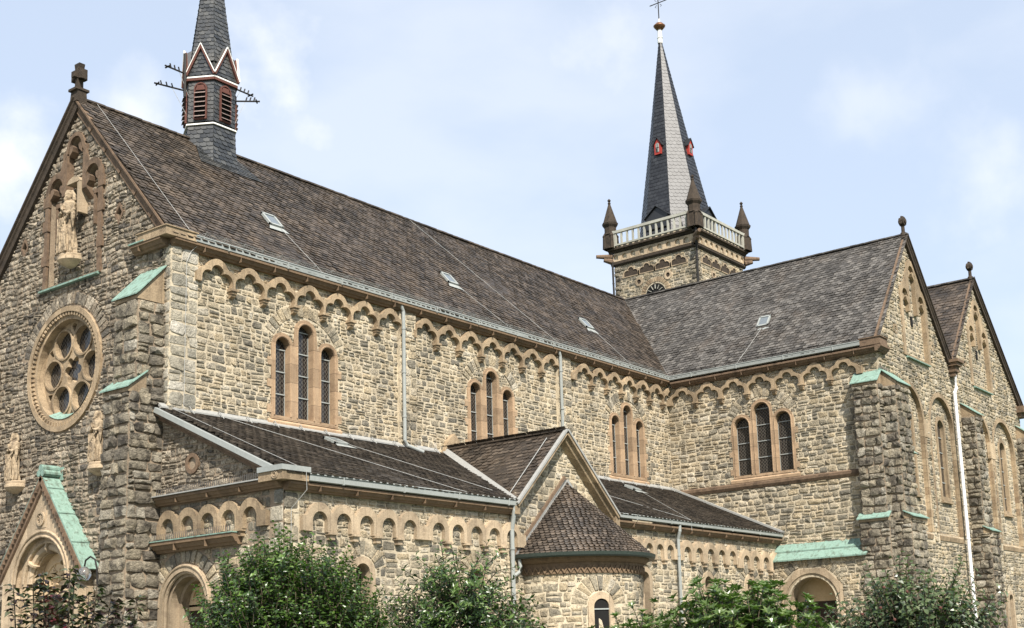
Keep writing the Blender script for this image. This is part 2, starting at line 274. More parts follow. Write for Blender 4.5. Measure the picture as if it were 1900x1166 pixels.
def emit(mb, fr, P, n, rel, inset=.25):
    """one raised, chamfered stone from polygon P"""
    cx = sum(p[0] for p in P)/len(P); cy = sum(p[1] for p in P)/len(P); m = len(P)
    h = random.uniform(*rel); tx = random.uniform(-.35, .35); ty = random.uniform(-.35, .35)
    sz = max(.05, max(abs(p[0]-cx) for p in P))
    ri = inset*random.uniform(.7, 1.2)
    V = [fr(a, b, n-.01) for a, b in P]
    V += [fr(cx+(a-cx)*(1-ri*.55), cy+(b-cy)*(1-ri), n+h*(.8+tx*(a-cx)/sz+ty*(b-cy)/sz)) for a, b in P]
    V.append(fr(cx+random.uniform(-.2, .2)*sz, cy, n+h*random.uniform(1.0, 1.45)))
    mb.add(V, [(k, (k+1) % m, m+(k+1) % m, m+k) for k in range(m)]+[(m+k, m+(k+1) % m, 2*m) for k in range(m)], random.random())
def stones(mb, fr, outer, holes=(), h=.17, wd=(.16, .42), j=.012, rel=(.010, .032), n=0, chaos=.35, warp=.05, seed=0, inset=.3):
    hb = [bbox(q) for q in holes]; b = bbox(outer)
    def put(u0, u1, v0, v1, d):
        e = .012
        cs = [(u0+e, v0+e), (u1-e, v0+e), (u1-e, v1-e), (u0+e, v1-e)]; ins = [inside(c, outer, holes, hb) for c in cs]; ce = inside(((u0+u1)/2, (v0+v1)/2), outer, holes, hb)
        if not all(ins) or not ce:
            if not any(ins) and not ce: return
            if d < 3:
                if u1-u0 > v1-v0: q = (u0+u1)/2; put(u0, q, v0, v1, d+1); put(q, u1, v0, v1, d+1)
                else: q = (v0+v1)/2; put(u0, u1, v0, q, d+1); put(u0, u1, q, v1, d+1)
                return
            if not ce or sum(ins) < 3: return
        if d > 0: a0, a1, b0, b1 = u0+j/2, u1-j/2, v0+j/2, v1-j/2
        else: a0, a1, b0, b1 = u0+j, u1-j, v0+j, v1-j
        c = min(a1-a0, b1-b0)*random.uniform(.08, .26)
        c2 = min(a1-a0, b1-b0)*random.uniform(.06, .22)
        P = [(a0+c, b0), (a1-c2, b0), (a1, b0+c2), (a1, b1-c), (a1-c, b1), (a0+c2, b1), (a0, b1-c2), (a0, b0+c)]
        k = .12*min(a1-a0, b1-b0) if d == 0 else 0
        Q = []
        for (x, y) in P:
            if d == 0:
                w1 = noise.noise(Vector((x*1.7, y*1.7, seed)))*warp; w2 = noise.noise(Vector((x*1.7, y*1.7, seed+9)))*warp
            else: w1 = w2 = 0
            q = (x+w1+random.uniform(-k, k), y+w2+random.uniform(-k, k)); Q.append(q)
        emit(mb, fr, Q, n, rel, inset)
    v = b[2]
    while v < b[3]-.02:
        hh = h*random.uniform(.75, 1.35)
        if v+hh > b[3]-h*.4: hh = b[3]-v
        u = b[0]
        while u < b[1]-.02:
            ww = random.uniform(*wd)
            if u+ww > b[1]-wd[0]*.5: ww = b[1]-u
            t = random.random()
            if t < chaos*.7:
                q = v+hh*random.uniform(.35, .65); put(u, u+ww, v, q, 0); put(u, u+ww, q, v+hh, 0)
            elif t < chaos and ww > wd[0]*1.6:
                q = u+ww*random.uniform(.4, .6); put(u, q, v, v+hh, 0); s_ = v+hh*.5; put(q, u+ww, v, s_, 0); put(q, u+ww, s_, v+hh, 0)
            else: put(u, u+ww, v, v+hh, 0)
            u += ww
        v += hh
def quoins(mb, fr, z0, z1, wa, wb, h=.3, n=0, u0=0, sgn=1, rel=(.05, .12), flip=False):
    z = z0; k = 0
    while z < z1-.05:
        hh = min(h*random.uniform(.8, 1.15), z1-z); wv = wa if (k+flip) % 2 else wb; g = .012
        a, b = sorted((u0, u0+sgn*wv)); c = .03
        P = [(a+g, z+g), (b-g, z+g), (b-g, z+hh-g), (a+g, z+hh-g)]
        P = [(a+g+c, z+g), (b-g-c, z+g), (b-g, z+g+c), (b-g, z+hh-g-c), (b-g-c, z+hh-g), (a+g+c, z+hh-g), (a+g, z+hh-g-c), (a+g, z+g+c)]
        emit(mb, fr, P, n, rel, .16)
        z += hh; k += 1
def rockwall(mb, fr, u0, u1, z0, z1, h=.28, wd=(.28, .6), n=0, rel=(.035, .1), holes=()):
    stones(mb, fr, [(u0, z0), (u1, z0), (u1, z1), (u0, z1)], holes, h=h, wd=wd, j=.012, rel=rel, n=n, chaos=.12, warp=.02, inset=.16, seed=z0)
def voussoirs(mb, fr, c, z, r0, r1, a0, a1, k, n=0, rel=(.015, .04)):
    for i in range(k):
        b0 = a0+(a1-a0)*(i+.06)/k; b1 = a0+(a1-a0)*(i+.94)/k; q = random.uniform(-.03, .03)
        P = [(c+r0*math.cos(R(b0)), z+r0*math.sin(R(b0))), (c+r0*math.cos(R(b1)), z+r0*math.sin(R(b1))), (c+(r1+q)*math.cos(R(b1)), z+(r1+q)*math.sin(R(b1))), (c+(r1+q)*math.cos(R(b0)), z+(r1+q)*math.sin(R(b0)))]
        emit(mb, fr, P, n, rel, .12)
def ring(c, z, r0, r1, a0=0, a1=180, n=16): return arc(c, z, r0, a0, a1, n)+arc(c, z, r1, a1, a0, n)

def tiles(mb, O, U, S, poly, tw=.22, ex=.15, thick=.024, test=None):
    """overlapping slates on a roof plane; poly in (u, s) coordinates"""
    O = Vector(O); U = Vector(U).normalized(); S = Vector(S).normalized(); N = U.cross(S)
    if N.z < 0: N = -N
    b = bbox(poly); row = 0; s = b[2]
    mb.add([O+U*x+S*y-N*.01 for x, y in poly], [tuple(range(len(poly)))], .1)
    while s < b[3]:
        u = b[0]-(tw/2 if row % 2 else 0)+noise.noise(Vector((row*.7, 0, 0)))*.03
        while u < b[1]:
            if inp((u+tw/2, s+ex*.55), poly) or inp((u+tw/2, s+ex*.1), poly):
                sg_ = noise.noise(Vector((u*.35, s*.45, O.x)))*.045; t = thick*random.uniform(.6, 1.7); g = .004; c = tw*.24; dz = random.uniform(-.006, .006)
                x0, x1 = u+g, u+tw-g; y0 = s+dz; y1 = s+ex*1.12
                x0 = max(x0, b[0]); x1 = min(x1, b[1])
                if x1-x0 < .02: u += tw; continue
                c = min(c, (x1-x0)*.3)
                pts = [(x0, y1, .002), (x0, y0+c, t), (x0+c, y0, t), (x1-c*.6, y0, t*.9), (x1, y0+c*.6, t*.9), (x1, y1, .002)]
                V = [O+U*x+S*y+N*(z+sg_) for x, y, z in pts]+[O+U*x+S*y+N*(sg_-.004) for x, y, z in pts[1:5]]
                mb.add(V, [(0, 1, 2, 3, 4, 5), (1, 6, 7, 2), (2, 7, 8, 3), (3, 8, 9, 4)], random.random())
            u += tw
        s += ex; row += 1

# ------------------------------------------------------------------ tagging
def tag(o, label=None, cat=None, group=None, kind=None):
    if label: o['label'] = label
    if cat: o['category'] = cat
    if group: o['group'] = group
    if kind: o['kind'] = kind
    return o
def empty(name, loc):
    o = bpy.data.objects.new(name, None); COL.objects.link(o); o.location = loc; return o

# ------------------------------------------------------------------ ground
g = MB(); g.add([(-300, -300, 0), (500, -300, 0), (500, 500, 0), (-300, 500, 0)], [(0, 1, 2, 3)]); tag(g.build('ground', 'grass'), kind='structure')
g = MB(); g.add([(-40, -8.2, .004), (60, -13, .004), (60, -9.8, .004), (24, -9.8, .004), (20, -6.6, .004), (-4, -6.6, .004), (-4, 40, .004), (-40, 40, .004)], [tuple(range(8))]); tag(g.build('path', 'paving'), kind='structure')

# ------------------------------------------------------------------ CHURCH
CH = empty('church', (12, -2, 0))
tag(CH, 'large rubble stone church with slate roofs, rose window gable and pointed tower', 'church')
NV = Fr((0, 0, 0), (1, 0, 0), (0, -1, 0))          # nave south wall
FA = Fr((0, 0, 0), (0, 1, 0), (-1, 0, 0))          # west facade
TX = 23.59; TY = -8.88
TW = Fr((TX, 0, 0), (0, -1, 0), (-1, 0, 0))        # transept west wall, u grows to the south
TS = Fr((0, TY, 0), (1, 0, 0), (0, -1, 0))         # transept south gables
AS = Fr((0, -4.39, 0), (1, 0, 0), (0, -1, 0))      # aisle south wall
AW = Fr((-.04, 0, 0), (0, -1, 0), (-1, 0, 0))      # aisle west wall
RZ = 17.5; RY = 4.2; EZ = 12.5; GX1 = 27.19; GX2 = 34.92

def trefoil_unit(c, w_, zt):
    """lower chain (left to right) of a trefoil arch, opening top at zt"""
    rt_, rs = .195, .215; B = (c, zt-rt_); A = (c-.275, zt-.40); zb = zt-.53
    dx, dy = B[0]-A[0], B[1]-A[1]; d = math.hypot(dx, dy); a = (rs*rs-rt_*rt_+d*d)/(2*d); hh = math.sqrt(rs*rs-a*a)
    P = (A[0]+a*dx/d-hh*dy/d, A[1]+a*dy/d+hh*dx/d)
    aA = math.degrees(math.atan2(P[1]-A[1], P[0]-A[0])); aB = math.degrees(math.atan2(P[1]-B[1], P[0]-B[0])) % 360
    left = [(A[0]-rs, zb)]+arc(A[0], A[1], rs, 180, aA, 8); top = arc(B[0], B[1], rt_, aB, 180-aB, 10)
    right = [(2*c-x, z) for x, z in left][::-1]
    return left+top[1:-1]+right
def trefoil_frieze(fr, c0, pitch, k, zt, e0, e1, parent, n0=0, n1=.17, name='trefoil_frieze', mt='sand'):
    mb = MB(); zb = zt-.53; lo = [(e0, zb)]; 
    for i in range(k): lo += trefoil_unit(c0+pitch*i, pitch, zt)
    lo += [(e1, zb)]
    def top(u):
        z = zt-.12
        z = zt-.07-.05
        c = c0+pitch*min(k-1, max(0, round((u-c0)/pitch))); d = abs(u-c); z = zt-.27
        if d < .345: z = max(z, zt-.185+math.sqrt(.345**2-d*d)*1.0)
        dd = abs(d-.275)
        if dd < .35: z = max(z, zt-.40+math.sqrt(.35**2-dd*dd)*.95)
        return min(z, zt+.19)
    m = int((e1-e0)/.045); up_ = [(e1-(e1-e0)*i/m, top(e1-(e1-e0)*i/m)) for i in range(m+1)]
    poly = lo+up_
    plate(mb, fr, poly, (), n0, n1)
    for i in range(k-1):
        u = c0+pitch*(i+.5)
        box(mb, fr, u-.115, u+.115, zb-.07, zb-.002, n0, n1+.05); box(mb, fr, u-.085, u+.085, zb-.14, zb-.072, n0, n1+.01)
        P = [(n0, zb-.142), (n1-.01, zb-.142), (n1-.03, zb-.2), (n0, zb-.26)]; sweep(mb, fr, P, u-.07, u+.07)
    mb.build(name, mt, parent)
    return poly
def round_frieze(fr, c0, pitch, k, zt, hw, e0, e1, parent, n0=0, n1=.12, drop=.46, name='arcade_frieze', mt='sandpale'):
    mb = MB(); zb = zt-drop; lo = [(e0, zb)]
    for i in range(k):
        c = c0+pitch*i; lo += [(c-hw, zb)]+arc(c, zt-hw, hw, 180, 0, 12)+[(c+hw, zb)]
    lo += [(e1, zb)]
    def top(u):
        c = c0+pitch*min(k-1, max(0, round((u-c0)/pitch))); d = abs(u-c); ro = pitch*.53; z = zt-.12
        if d < ro: z = max(z, zt-hw+math.sqrt(max(0, ro*ro-d*d))*1.1)
        return z
    m = int((e1-e0)/.05); poly = lo+[(e1-(e1-e0)*i/m, top(e1-(e1-e0)*i/m)) for i in range(m+1)]
    plate(mb, fr, poly, (), n0, n1)
    for i in range(k-1):
        u = c0+pitch*(i+.5)
        box(mb, fr, u-.12, u+.12, zb-.055, zb-.002, n0, n1+.05); box(mb, fr, u-.08, u+.08, zb-.17, zb-.057, n0, n1)
    mb.build(name, mt, parent)
    return poly

def triple_window(fr, c, parent, z0=8.4, zm=11.07, zs=10.57, s=.817, hw=.25, hm=.27, n=0, rec=.2, relief=1.5, glassname='glass_pane', label=None):
    ro = hw+.135; rm_ = hm+.145
    def top(u):
        z = 0
        d = abs(u)
        if d < rm_: z = zm-hm+math.sqrt(max(0, rm_**2-d*d))
        dd = abs(d-s)
        if dd < ro: z = max(z, zs-hw+math.sqrt(max(0, ro*ro-dd*dd)))
        return z
    E_ = s+ro-.001; k = 44
    outl = [(c-E_, z0-.1), (c+E_, z0-.1)]+[(c+E_-2*E_*i/k, max(top(E_-2*E_*i/k), zs-hw)) for i in range(k+1)]
    Hs = [archpoly(c-s, hw, z0, zs), archpoly(c, hm, z0, zm), archpoly(c+s, hw, z0, zs)]
    mb = MB(); plate(mb, fr, outl, Hs, n-rec, n+.035)
    # raised outer moulding and sill, side toothing blocks
    sweep(mb, fr, [(n, z0-.30), (n+.07, z0-.28), (n+.08, z0-.18), (n, z0-.101)], c-E_-.12, c+E_+.12)
    for z in (z0+.05, z0+.75, z0+1.35):
        for sg in (-1, 1):
            a, b = sorted((c+sg*E_, c+sg*(E_+.13))); box(mb, fr, a, b, z, z+.22, n, n+.033, .7)
    for cc, h_, zt in ((c-s, hw, zs), (c, hm, zm), (c+s, hw, zs)):
        tube(mb, [fr(cc-h_-.035, z0, n+.035)]+[fr(cc+(h_+.035)*math.cos(R(t)), zt-h_+(h_+.035)*math.sin(R(t)), n+.035) for t in range(180, -1, -15)]+[fr(cc+h_+.035, z0, n+.035)], .028, 6)
    w_ = mb.build('window', 'sandwin', parent)
    if label: w_['label'] = label
    for H, (cc, h_, zt) in zip(Hs, ((c-s, hw, zs), (c, hm, zm), (c+s, hw, zs))):
        g = MB(); g.add([fr(a, b, n-rec+.012) for a, b in offs(cc, (z0+zt)/2, H, 1.01)], [tuple(range(len(H)))]); g.build(glassname, 'glass', w_)
        ib = MB(); q = z0+.62
        while q < zt-.15:
            box(ib, fr, cc-h_+.002, cc+h_-.002, q, q+.03, n-rec+.02, n-rec+.045); q += .62
        for sg in (-1, 1): box(ib, fr, cc+sg*(h_-.012)-.01, cc+sg*(h_-.012)+.01, z0, zt-h_, n-rec+.02, n-rec+.03)
        ib.build('glazing_bar', 'zinc', w_)
    holes = [[(a, b) for a, b in outl]]
    if relief:
        zc = zs-.55; voussoirs_mb = MB(); voussoirs(voussoirs_mb, fr, c, zc, relief-.36, relief, 28, 152, 17, n); voussoirs_mb.build('relieving_arch', M['stone'], w_)
        holes.append(ring(c, zc, relief-.38, relief+.02, 26, 154))
    return holes, outl

# ---- nave south wall
bays = [(.83, 8.15, 1.39, 1.055), (8.86, 16.1, 9.26, 1.072), (16.88, 23.59, 17.65, .977)]
wc = [4.5, 12.5, 20.5]
hol = []; frm = []; wallh = []
for (a, b, c0, pt), c in zip(bays, wc):
    h_, o_ = triple_window(NV, c, CH, relief=1.62); hol += h_; wallh.append(offs(c, 9.5, o_, .96))
    frm.append(trefoil_frieze(NV, c0, pt, 7, 12.05, a-.02 if a > 1 else a-.1, b+.02, CH))
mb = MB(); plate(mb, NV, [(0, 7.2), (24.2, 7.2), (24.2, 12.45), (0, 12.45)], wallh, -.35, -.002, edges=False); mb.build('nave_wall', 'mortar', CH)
mb = MB()
for (a, b, c0, pt) in bays: stones(mb, NV, [(a, 8.2), (b, 8.2), (b, 12.3), (a, 12.3)], hol+frm, n=0, seed=a, h=.17, wd=(.16, .44), chaos=.45)
mb.build('rubble_stonework', 'stone', CH)
for a, b in ((8.16, 8.86), (16.11, 16.87)):
    mb = MB(); box(mb, NV, a, b, 7.6, 12.3, -.01, .10); l_ = mb.build('pilaster_strip', 'mortar', CH)
    mb = MB(); rockwall(mb, NV, a, b, 8.2, 11.45, h=.26, wd=(.28, .45), n=.10, rel=(.015, .05)); stones(mb, NV, [(a, 11.45), (b, 11.45), (b, 12.3), (a, 12.3)], frm, n=.10); mb.build('rubble_stonework', 'stone', l_)
# sill band over the aisle roof
for a, b in ((.83, 8.15), (8.87, 9.8), (12.9, 16.1), (16.88, 23.59)):
    mb = MB(); sweep(mb, NV, [(0, 7.95), (.09, 7.98), (.1, 8.09), (.04, 8.17), (0, 8.2)], a, b); mb.build('string_course', 'sand', CH)
# corner pier of the nave: rock faced quoins both ways
mb = MB(); box(mb, NV, 0, .83, 0, 12.3, -.3, .10); cp = mb.build('corner_pier', 'mortar', CH)
mb = MB(); stones(mb, NV, [(0, 0), (.83, 0), (.83, 12.3), (0, 12.3)], frm, n=.10, h=.3, wd=(.28, .6), j=.01, rel=(.012, .035), chaos=.25, warp=.01, inset=.14, seed=77)
quoins(mb, FA, 0, 12.3, .23, .23, u0=-.105, n=.0, h=.3, rel=(.01, .03)); mb.build('quoin_stones', 'ashlar', cp)

CORN = [(0, 0), (.10, 0), (.13, .05), (.17, .06), (.22, .14), (.26, .15), (.26, .22), (0, .22)]
def cornice(fr, u0, u1, z, parent, n=0, k=1.0, mt='cornice', name='cornice'):
    mb = MB(); sweep(mb, fr, [(n+a*k, z+b*k) for a, b in CORN], u0, u1, seg=max(1, int(abs(u1-u0)/1.1)))
    u = u0+.9
    while u < u1-.3:   # open joints between the blocks
        box(mb, fr, u-.006, u+.006, z+.02, z+.19*k, n+.13*k, n+.262*k, .1); u += 1.15
    return mb.build(name, mt, parent)
def gutter(fr, u0, u1, z, parent, n=.28, mt='zinc', h=.13, w_=.13):
    mb = MB(); sweep(mb, fr, [(n, z-h+.01), (n+.03, z-h), (n+w_, z-h+.02), (n+w_+.01, z-.02), (n+w_+.025, z-.01), (n+w_+.02, z+.012), (n+w_-.01, z+.01), (n+w_-.015, z-h+.04), (n, z-h+.03)], u0, u1)
    u = u0+1
    while u < u1: box(mb, fr, u, u+.03, z-h-.004, z+.016, n+w_-.02, n+w_+.029); u += 2.0
    return mb.build('gutter', mt, parent)
cornice(NV, .0, 23.3, 12.24, CH, n=.02)
gutter(NV, .6, 23.30, 12.62, CH, n=.15, w_=.15, h=.17)
mb = MB(); box(mb, NV, -.30, .62, 12.45, 12.66, -.9, .30); box(mb, NV, -.33, .66, 12.661, 12.69, -.95, .33); mb.build('kneeler_block', 'sand', CH)

# ---- nave roof
SL = Vector((0, RY+.30, RZ-12.52)); sl = SL.length
mb = MB()
# polygon in (u,s): left verge x=-.12, right valley with transept
def uv_n(x, z): return (x, (z-12.52)/(RZ-12.52)*sl)
poly = [uv_n(-.14, 12.52), uv_n(TX-.28, 12.52), uv_n(GX1, RZ), uv_n(-.14, RZ)]
tiles(mb, (0, -.30, 12.52), (1, 0, 0), SL, poly)
nr = mb.build('nave_roof', 'tile', CH)
mb = MB(); mb.add([(-.14, RY, RZ-.01), (44, RY, RZ-.01), (44, 8.7, 12.5), (-.14, 8.7, 12.5)], [(0, 1, 2, 3)]); mb.build('north_roof_slope', 'tile', CH)
mb = MB(); x = -.14
while x < 27.0: 
    bar(mb, (x, RY, RZ+.01+random.uniform(-.01, .01)), (min(x+.3, 27.1), RY, RZ+.015), .2, .05, r=random.random()); x += .3
mb.build('ridge_tiles', 'tile', nr)
mb = MB()   # bright metal snow guard rail over the gutter
S_ = SL.normalized(); Nn = Vector((0, -S_.z, S_.y))
def snowguard(mb, O, U, S, N, u0, u1):
    O = Vector(O)
    for h in (.05, .11, .17): tube(mb, [O+U*u0+S*.16+N*h, O+U*u1+S*.16+N*h], .006, 4)
    u = u0
    while u < u1:
        bar(mb, O+U*u+S*.16, O+U*u+S*.16+N*.2, .012, .012); bar(mb, O+U*u+S*.16+N*.17, O+U*u+S*.32, .012, .01); u += .62
    u = u0
    while u < u1: bar(mb, O+U*u+S*.16+N*.04, O+U*u+S*.16+N*.17, .006, .006); u += .07
snowguard(mb, (0, -.30, 12.52), Vector((1, 0, 0)), S_, Nn, .9, 23.1); mb.build('snow_guard', 'wire', nr)
def skylight(O, U, S, N, w_=.5, h=.62, name='skylight', parent=None):
    O = Vector(O); mb = MB()
    for a, b, c, d in ((-w_/2, w_/2, 0, .07), (-w_/2, w_/2, h-.07, h), (-w_/2, -w_/2+.07, 0, h), (w_/2-.07, w_/2, 0, h)):
        P = [(a, c), (b, c), (b, d), (a, d)]; mb.add([O+U*x+S*y+N*.02 for x, y in P]+[O+U*x+S*y+N*.09 for x, y in P], BOXF)
    P = [(-w_/2-.12, -.22), (w_/2+.12, -.22), (w_/2, 0), (-w_/2, 0)]; mb.add([O+U*x+S*y+N*.035 for x, y in P], [(0, 1, 2, 3)])
    o = mb.build(name, 'zinc', parent); mb = MB(); P = [(-w_/2+.07, .07), (w_/2-.07, .07), (w_/2-.07, h-.07), (-w_/2+.07, h-.07)]
    mb.add([O+U*x+S*y+N*.07 for x, y in P], [(0, 1, 2, 3)]); mb.build('glass_pane', 'roofglass', o)
for x in (4.5, 12.15, 20.1): skylight(Vector((x, -.30, 12.52))+S_*(2.6-.3), Vector((1, 0, 0)), S_, Nn, parent=nr)
mb = MB()
class Wires:
    def __init__(s): s.l = []
    def build(s, name, m, parent):
        for p, r_ in s.l: q = MB(); tube(q, p, r_, 5); q.build(name, m, parent)
def wire(mb, pts, rad=.007): mb.l.append((pts, rad))
q = lambda x, s: Vector((x, -.30, 12.52))+S_*s+Nn*.06; mb = Wires()
wire(mb, [q(.5, sl), q(.5, .3), q(.9, .15)]); wire(mb, [q(12.3, 2.2), q(12.8, 1.2), q(13.4, .1)]); wire(mb, [q(4.6, 2.2), q(4.9, .1)]); wire(mb, [q(20.2, 2.2), q(20.6, 0.1)]); wire(mb, [q(13.1, sl), q(16.0, .1)])
wire(mb, [NV(.85, 12.6, .32), NV(.55, 12.2, .16), NV(.42, 11.9, .17), NV(.42, 8.1, .17)])
mb.build('lightning_wire', 'wire', nr)

# ---- downpipes
def pipe(pts, parent, rad=.055, mt='zinc', name='downpipe'):
    mb = MB(); tube(mb, pts, rad, 10); a, b = Vector(pts[-2]), Vector(pts[-1])
    for i in range(len(pts)-1):
        a, b = Vector(pts[i]), Vector(pts[i+1]); L_ = (b-a).length
        if L_ > 1:
            k = .5
            while k < L_: p = a+(b-a)*k/L_; tube(mb, [p, p+(b-a)*.05/L_], rad*1.22, 10); k += 1.35
    return mb.build(name, mt, parent, smooth=False)
pipe([NV(8.13, 12.47, .2), NV(8.13, 12.36, .2), NV(8.22, 12.2, .2), NV(8.22, 8.25, .2), NV(8.30, 8.1, .24), NV(8.75, 7.93, .45)], CH)
pipe([NV(16.08, 12.47, .2), NV(16.08, 12.36, .2), NV(16.14, 12.2, .2), NV(16.14, 8.0, .2)], CH)

# ---- west facade
gp = [(0, 0), (8.4, 0), (8.4, 12.3), (RY, RZ-.25), (0, 12.3)]
rose = circ(4.4, 9.83, 1.5, 40)
pan = [(3.0, 12.25), (5.4, 12.25)]+[(5.4, 15.0)]+arc(5.05, 15.05, .3, 0, 170, 8)[1:]+[(4.68, 15.3), (4.68, 15.8)]+[(4.55, 15.95)]+arc(4.2, 16.1, .28, 20, 160, 8)+[(3.85, 15.95), (3.72, 15.8), (3.72, 15.3)]+arc(3.35, 15.05, .3, 10, 180, 8)
fh = [rose, pan, archpoly(4.5, 1.3, 0, 5.2)]
door = archpoly(4.5, 1.3, 0, 5.2)
dia = [[(y-.12, z), (y, z-.19), (y+.12, z), (y, z+.19)] for y, z in ((6.6, 13.7), (2.12, 13.65))]
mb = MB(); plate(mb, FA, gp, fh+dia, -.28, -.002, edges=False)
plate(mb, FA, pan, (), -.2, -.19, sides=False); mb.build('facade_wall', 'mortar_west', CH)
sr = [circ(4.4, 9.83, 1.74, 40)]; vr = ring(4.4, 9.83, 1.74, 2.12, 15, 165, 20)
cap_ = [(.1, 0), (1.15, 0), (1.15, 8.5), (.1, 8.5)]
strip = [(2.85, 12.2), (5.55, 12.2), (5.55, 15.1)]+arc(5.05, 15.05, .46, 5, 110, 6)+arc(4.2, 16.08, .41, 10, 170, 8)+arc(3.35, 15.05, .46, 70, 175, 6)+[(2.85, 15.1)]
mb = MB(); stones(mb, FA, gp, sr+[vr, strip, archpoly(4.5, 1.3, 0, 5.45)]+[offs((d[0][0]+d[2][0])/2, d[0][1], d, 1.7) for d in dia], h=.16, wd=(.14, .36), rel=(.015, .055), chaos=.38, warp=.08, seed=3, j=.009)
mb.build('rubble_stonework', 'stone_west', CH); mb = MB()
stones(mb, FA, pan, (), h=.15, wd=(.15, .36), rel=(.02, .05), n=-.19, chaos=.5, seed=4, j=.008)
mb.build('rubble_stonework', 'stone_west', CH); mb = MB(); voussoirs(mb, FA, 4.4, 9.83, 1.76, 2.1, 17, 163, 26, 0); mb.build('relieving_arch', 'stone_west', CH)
mb = MB()  # niche frame of stepped blind arches
plate(mb, FA, strip, [pan], -.02, .07)
for y in (3.72, 4.68): box(mb, FA, y-.1, y+.1, 14.75, 16.0, -.19, .06); sweep(mb, FA, [(-.19, 14.5), (.0, 14.7), (.05, 14.749), (-.19, 14.749)], y-.1, y+.1)
for y in (3.35, 4.2, 5.05):    # cusps that make each head a trefoil
    z = 15.05 if y != 4.2 else 16.1
    for sg in (-1, 1): plate(mb, FA, [(y+sg*.3, z-.25), (y+sg*.16, z-.12), (y+sg*.12, z), (y+sg*.18, z+.06), (y+sg*.3, z+.03)], (), -.18, .05)
for y in (3.3, 5.1): box(mb, FA, y-.16, y-.08, 13.7, 14.55, -.19, -.08); box(mb, FA, y+.08, y+.16, 13.7, 14.55, -.19, -.08); box(mb, FA, y-.16, y+.16, 14.551, 14.68, -.19, -.07)
for z in (12.9, 13.9, 14.6):
    for y in (2.9, 5.5): box(mb, FA, y-.13, y+.13, z, z+.3, 0, .085, .8)
mb.build('niche_frame', 'sanddark', CH)
mb = MB()
for y in (3.3, 5.1): mb = MB(); box(mb, FA, y-.078, y+.078, 13.7, 14.55, -.185, -.17); mb.build('slit_opening', 'darkhole', CH)
for d in dia:
    mb = MB(); plate(mb, FA, offs((d[0][0]+d[2][0])/2, d[0][1], d, 1.75), [d], -.1, .03); ds = mb.build('diamond_surround', 'sanddark', CH)
    mb = MB(); plate(mb, FA, d, (), -.2, -.19); mb.build('dark_opening', 'darkhole', ds)
mb = MB(); mb.add([FA(2.9, 12.2, .13), FA(5.65, 12.2, .13), FA(5.65, 12.36, -.15), FA(2.9, 12.36, -.15), FA(2.9, 12.15, .13), FA(5.65, 12.15, .13), FA(5.65, 12.15, -.15), FA(2.9, 12.15, -.15)], BOXF); mb.build('copper_sill', 'copper', CH)
# canopy behind the statue
mb = MB(); P = [(3.86, 14.1), (3.96, 14.1), (3.98, 14.95), (3.86, 15.0)]
plate(mb, FA, P, (), -.19, .1); plate(mb, FA, [(3.85, 15.0), (4.5, 15.0), (4.4, 15.12), (4.2, 15.18), (3.95, 15.12)], (), -.19, .1); mb.build('statue_canopy', 'sandpale', CH)
# rose window
def rose_window():
    mb = MB(); C_ = (4.4, 9.83)
    plate(mb, FA, circ(*C_, 1.71, 48), [circ(*C_, 1.57, 48)], -.02, .07)
    plate(mb, FA, circ(*C_, 1.56, 48), [circ(*C_, 1.37, 48)], -.3, -.02)
    for i in range(72):   # dentils
        a = 2*math.pi*i/72; a2 = a+.045; P = [(C_[0]+q*math.cos(t), C_[1]+q*math.sin(t)) for q, t in ((1.47, a), (1.565, a), (1.565, a2), (1.47, a2))]
        plate(mb, FA, P, (), -.02, .05)
    o = mb.build('rose_window', 'sand', CH)
    holes = []; 
    for k in range(6):
        a = R(60*k); holes.append(circ(C_[0]+.89*math.cos(a), C_[1]+.89*math.sin(a), .375, 24))
        b = R(60*k+30); e = Vector((math.cos(b), math.sin(b))); t = Vector((-e.y, e.x)); c = Vector(C_)+e*1.2
        holes.append([tuple(c+e*.12), tuple(c+t*.12+e*.06), tuple(c-e*.14), tuple(c-t*.12+e*.06)])
    six = []
    for k in range(36):
        a = 2*math.pi*k/36; q = .27+.13*abs(math.cos(3*a)); six.append((C_[0]+q*math.cos(a), C_[1]+q*math.sin(a)))
    holes.append(six)
    mb = MB(); plate(mb, FA, circ(*C_, 1.38, 48), holes, -.40, -.24); 
    for k in range(6):
        a = R(60*k); c = (C_[0]+.89*math.cos(a), C_[1]+.89*math.sin(a)); plate(mb, FA, circ(*c, .435, 24), [circ(*c, .385, 24)], -.25, -.2)
    mb.build('tracery', 'sand', o)
    mb = MB(); plate(mb, FA, circ(*C_, 1.36, 32), (), -.40, -.37); mb.build('glass_pane', 'glass', o)
    mb = MB(); P = arc(*C_, 1.46, 208, 285, 14)+[(C_[0]+.3, C_[1]-1.28), (C_[0]-1.1, C_[1]-.78)]
    n = len(P); A_ = arc(*C_, 1.362, 205, 300, 14); B_ = arc(*C_, 1.19, 212, 296, 14); mb.add([FA(a, b, .0) for a, b in A_]+[FA(a, b, -.22) for a, b in B_], [(i, i+1, 16+i, 15+i) for i in range(14)])
    mb.build('copper_sill', 'copper', o)
rose_window()
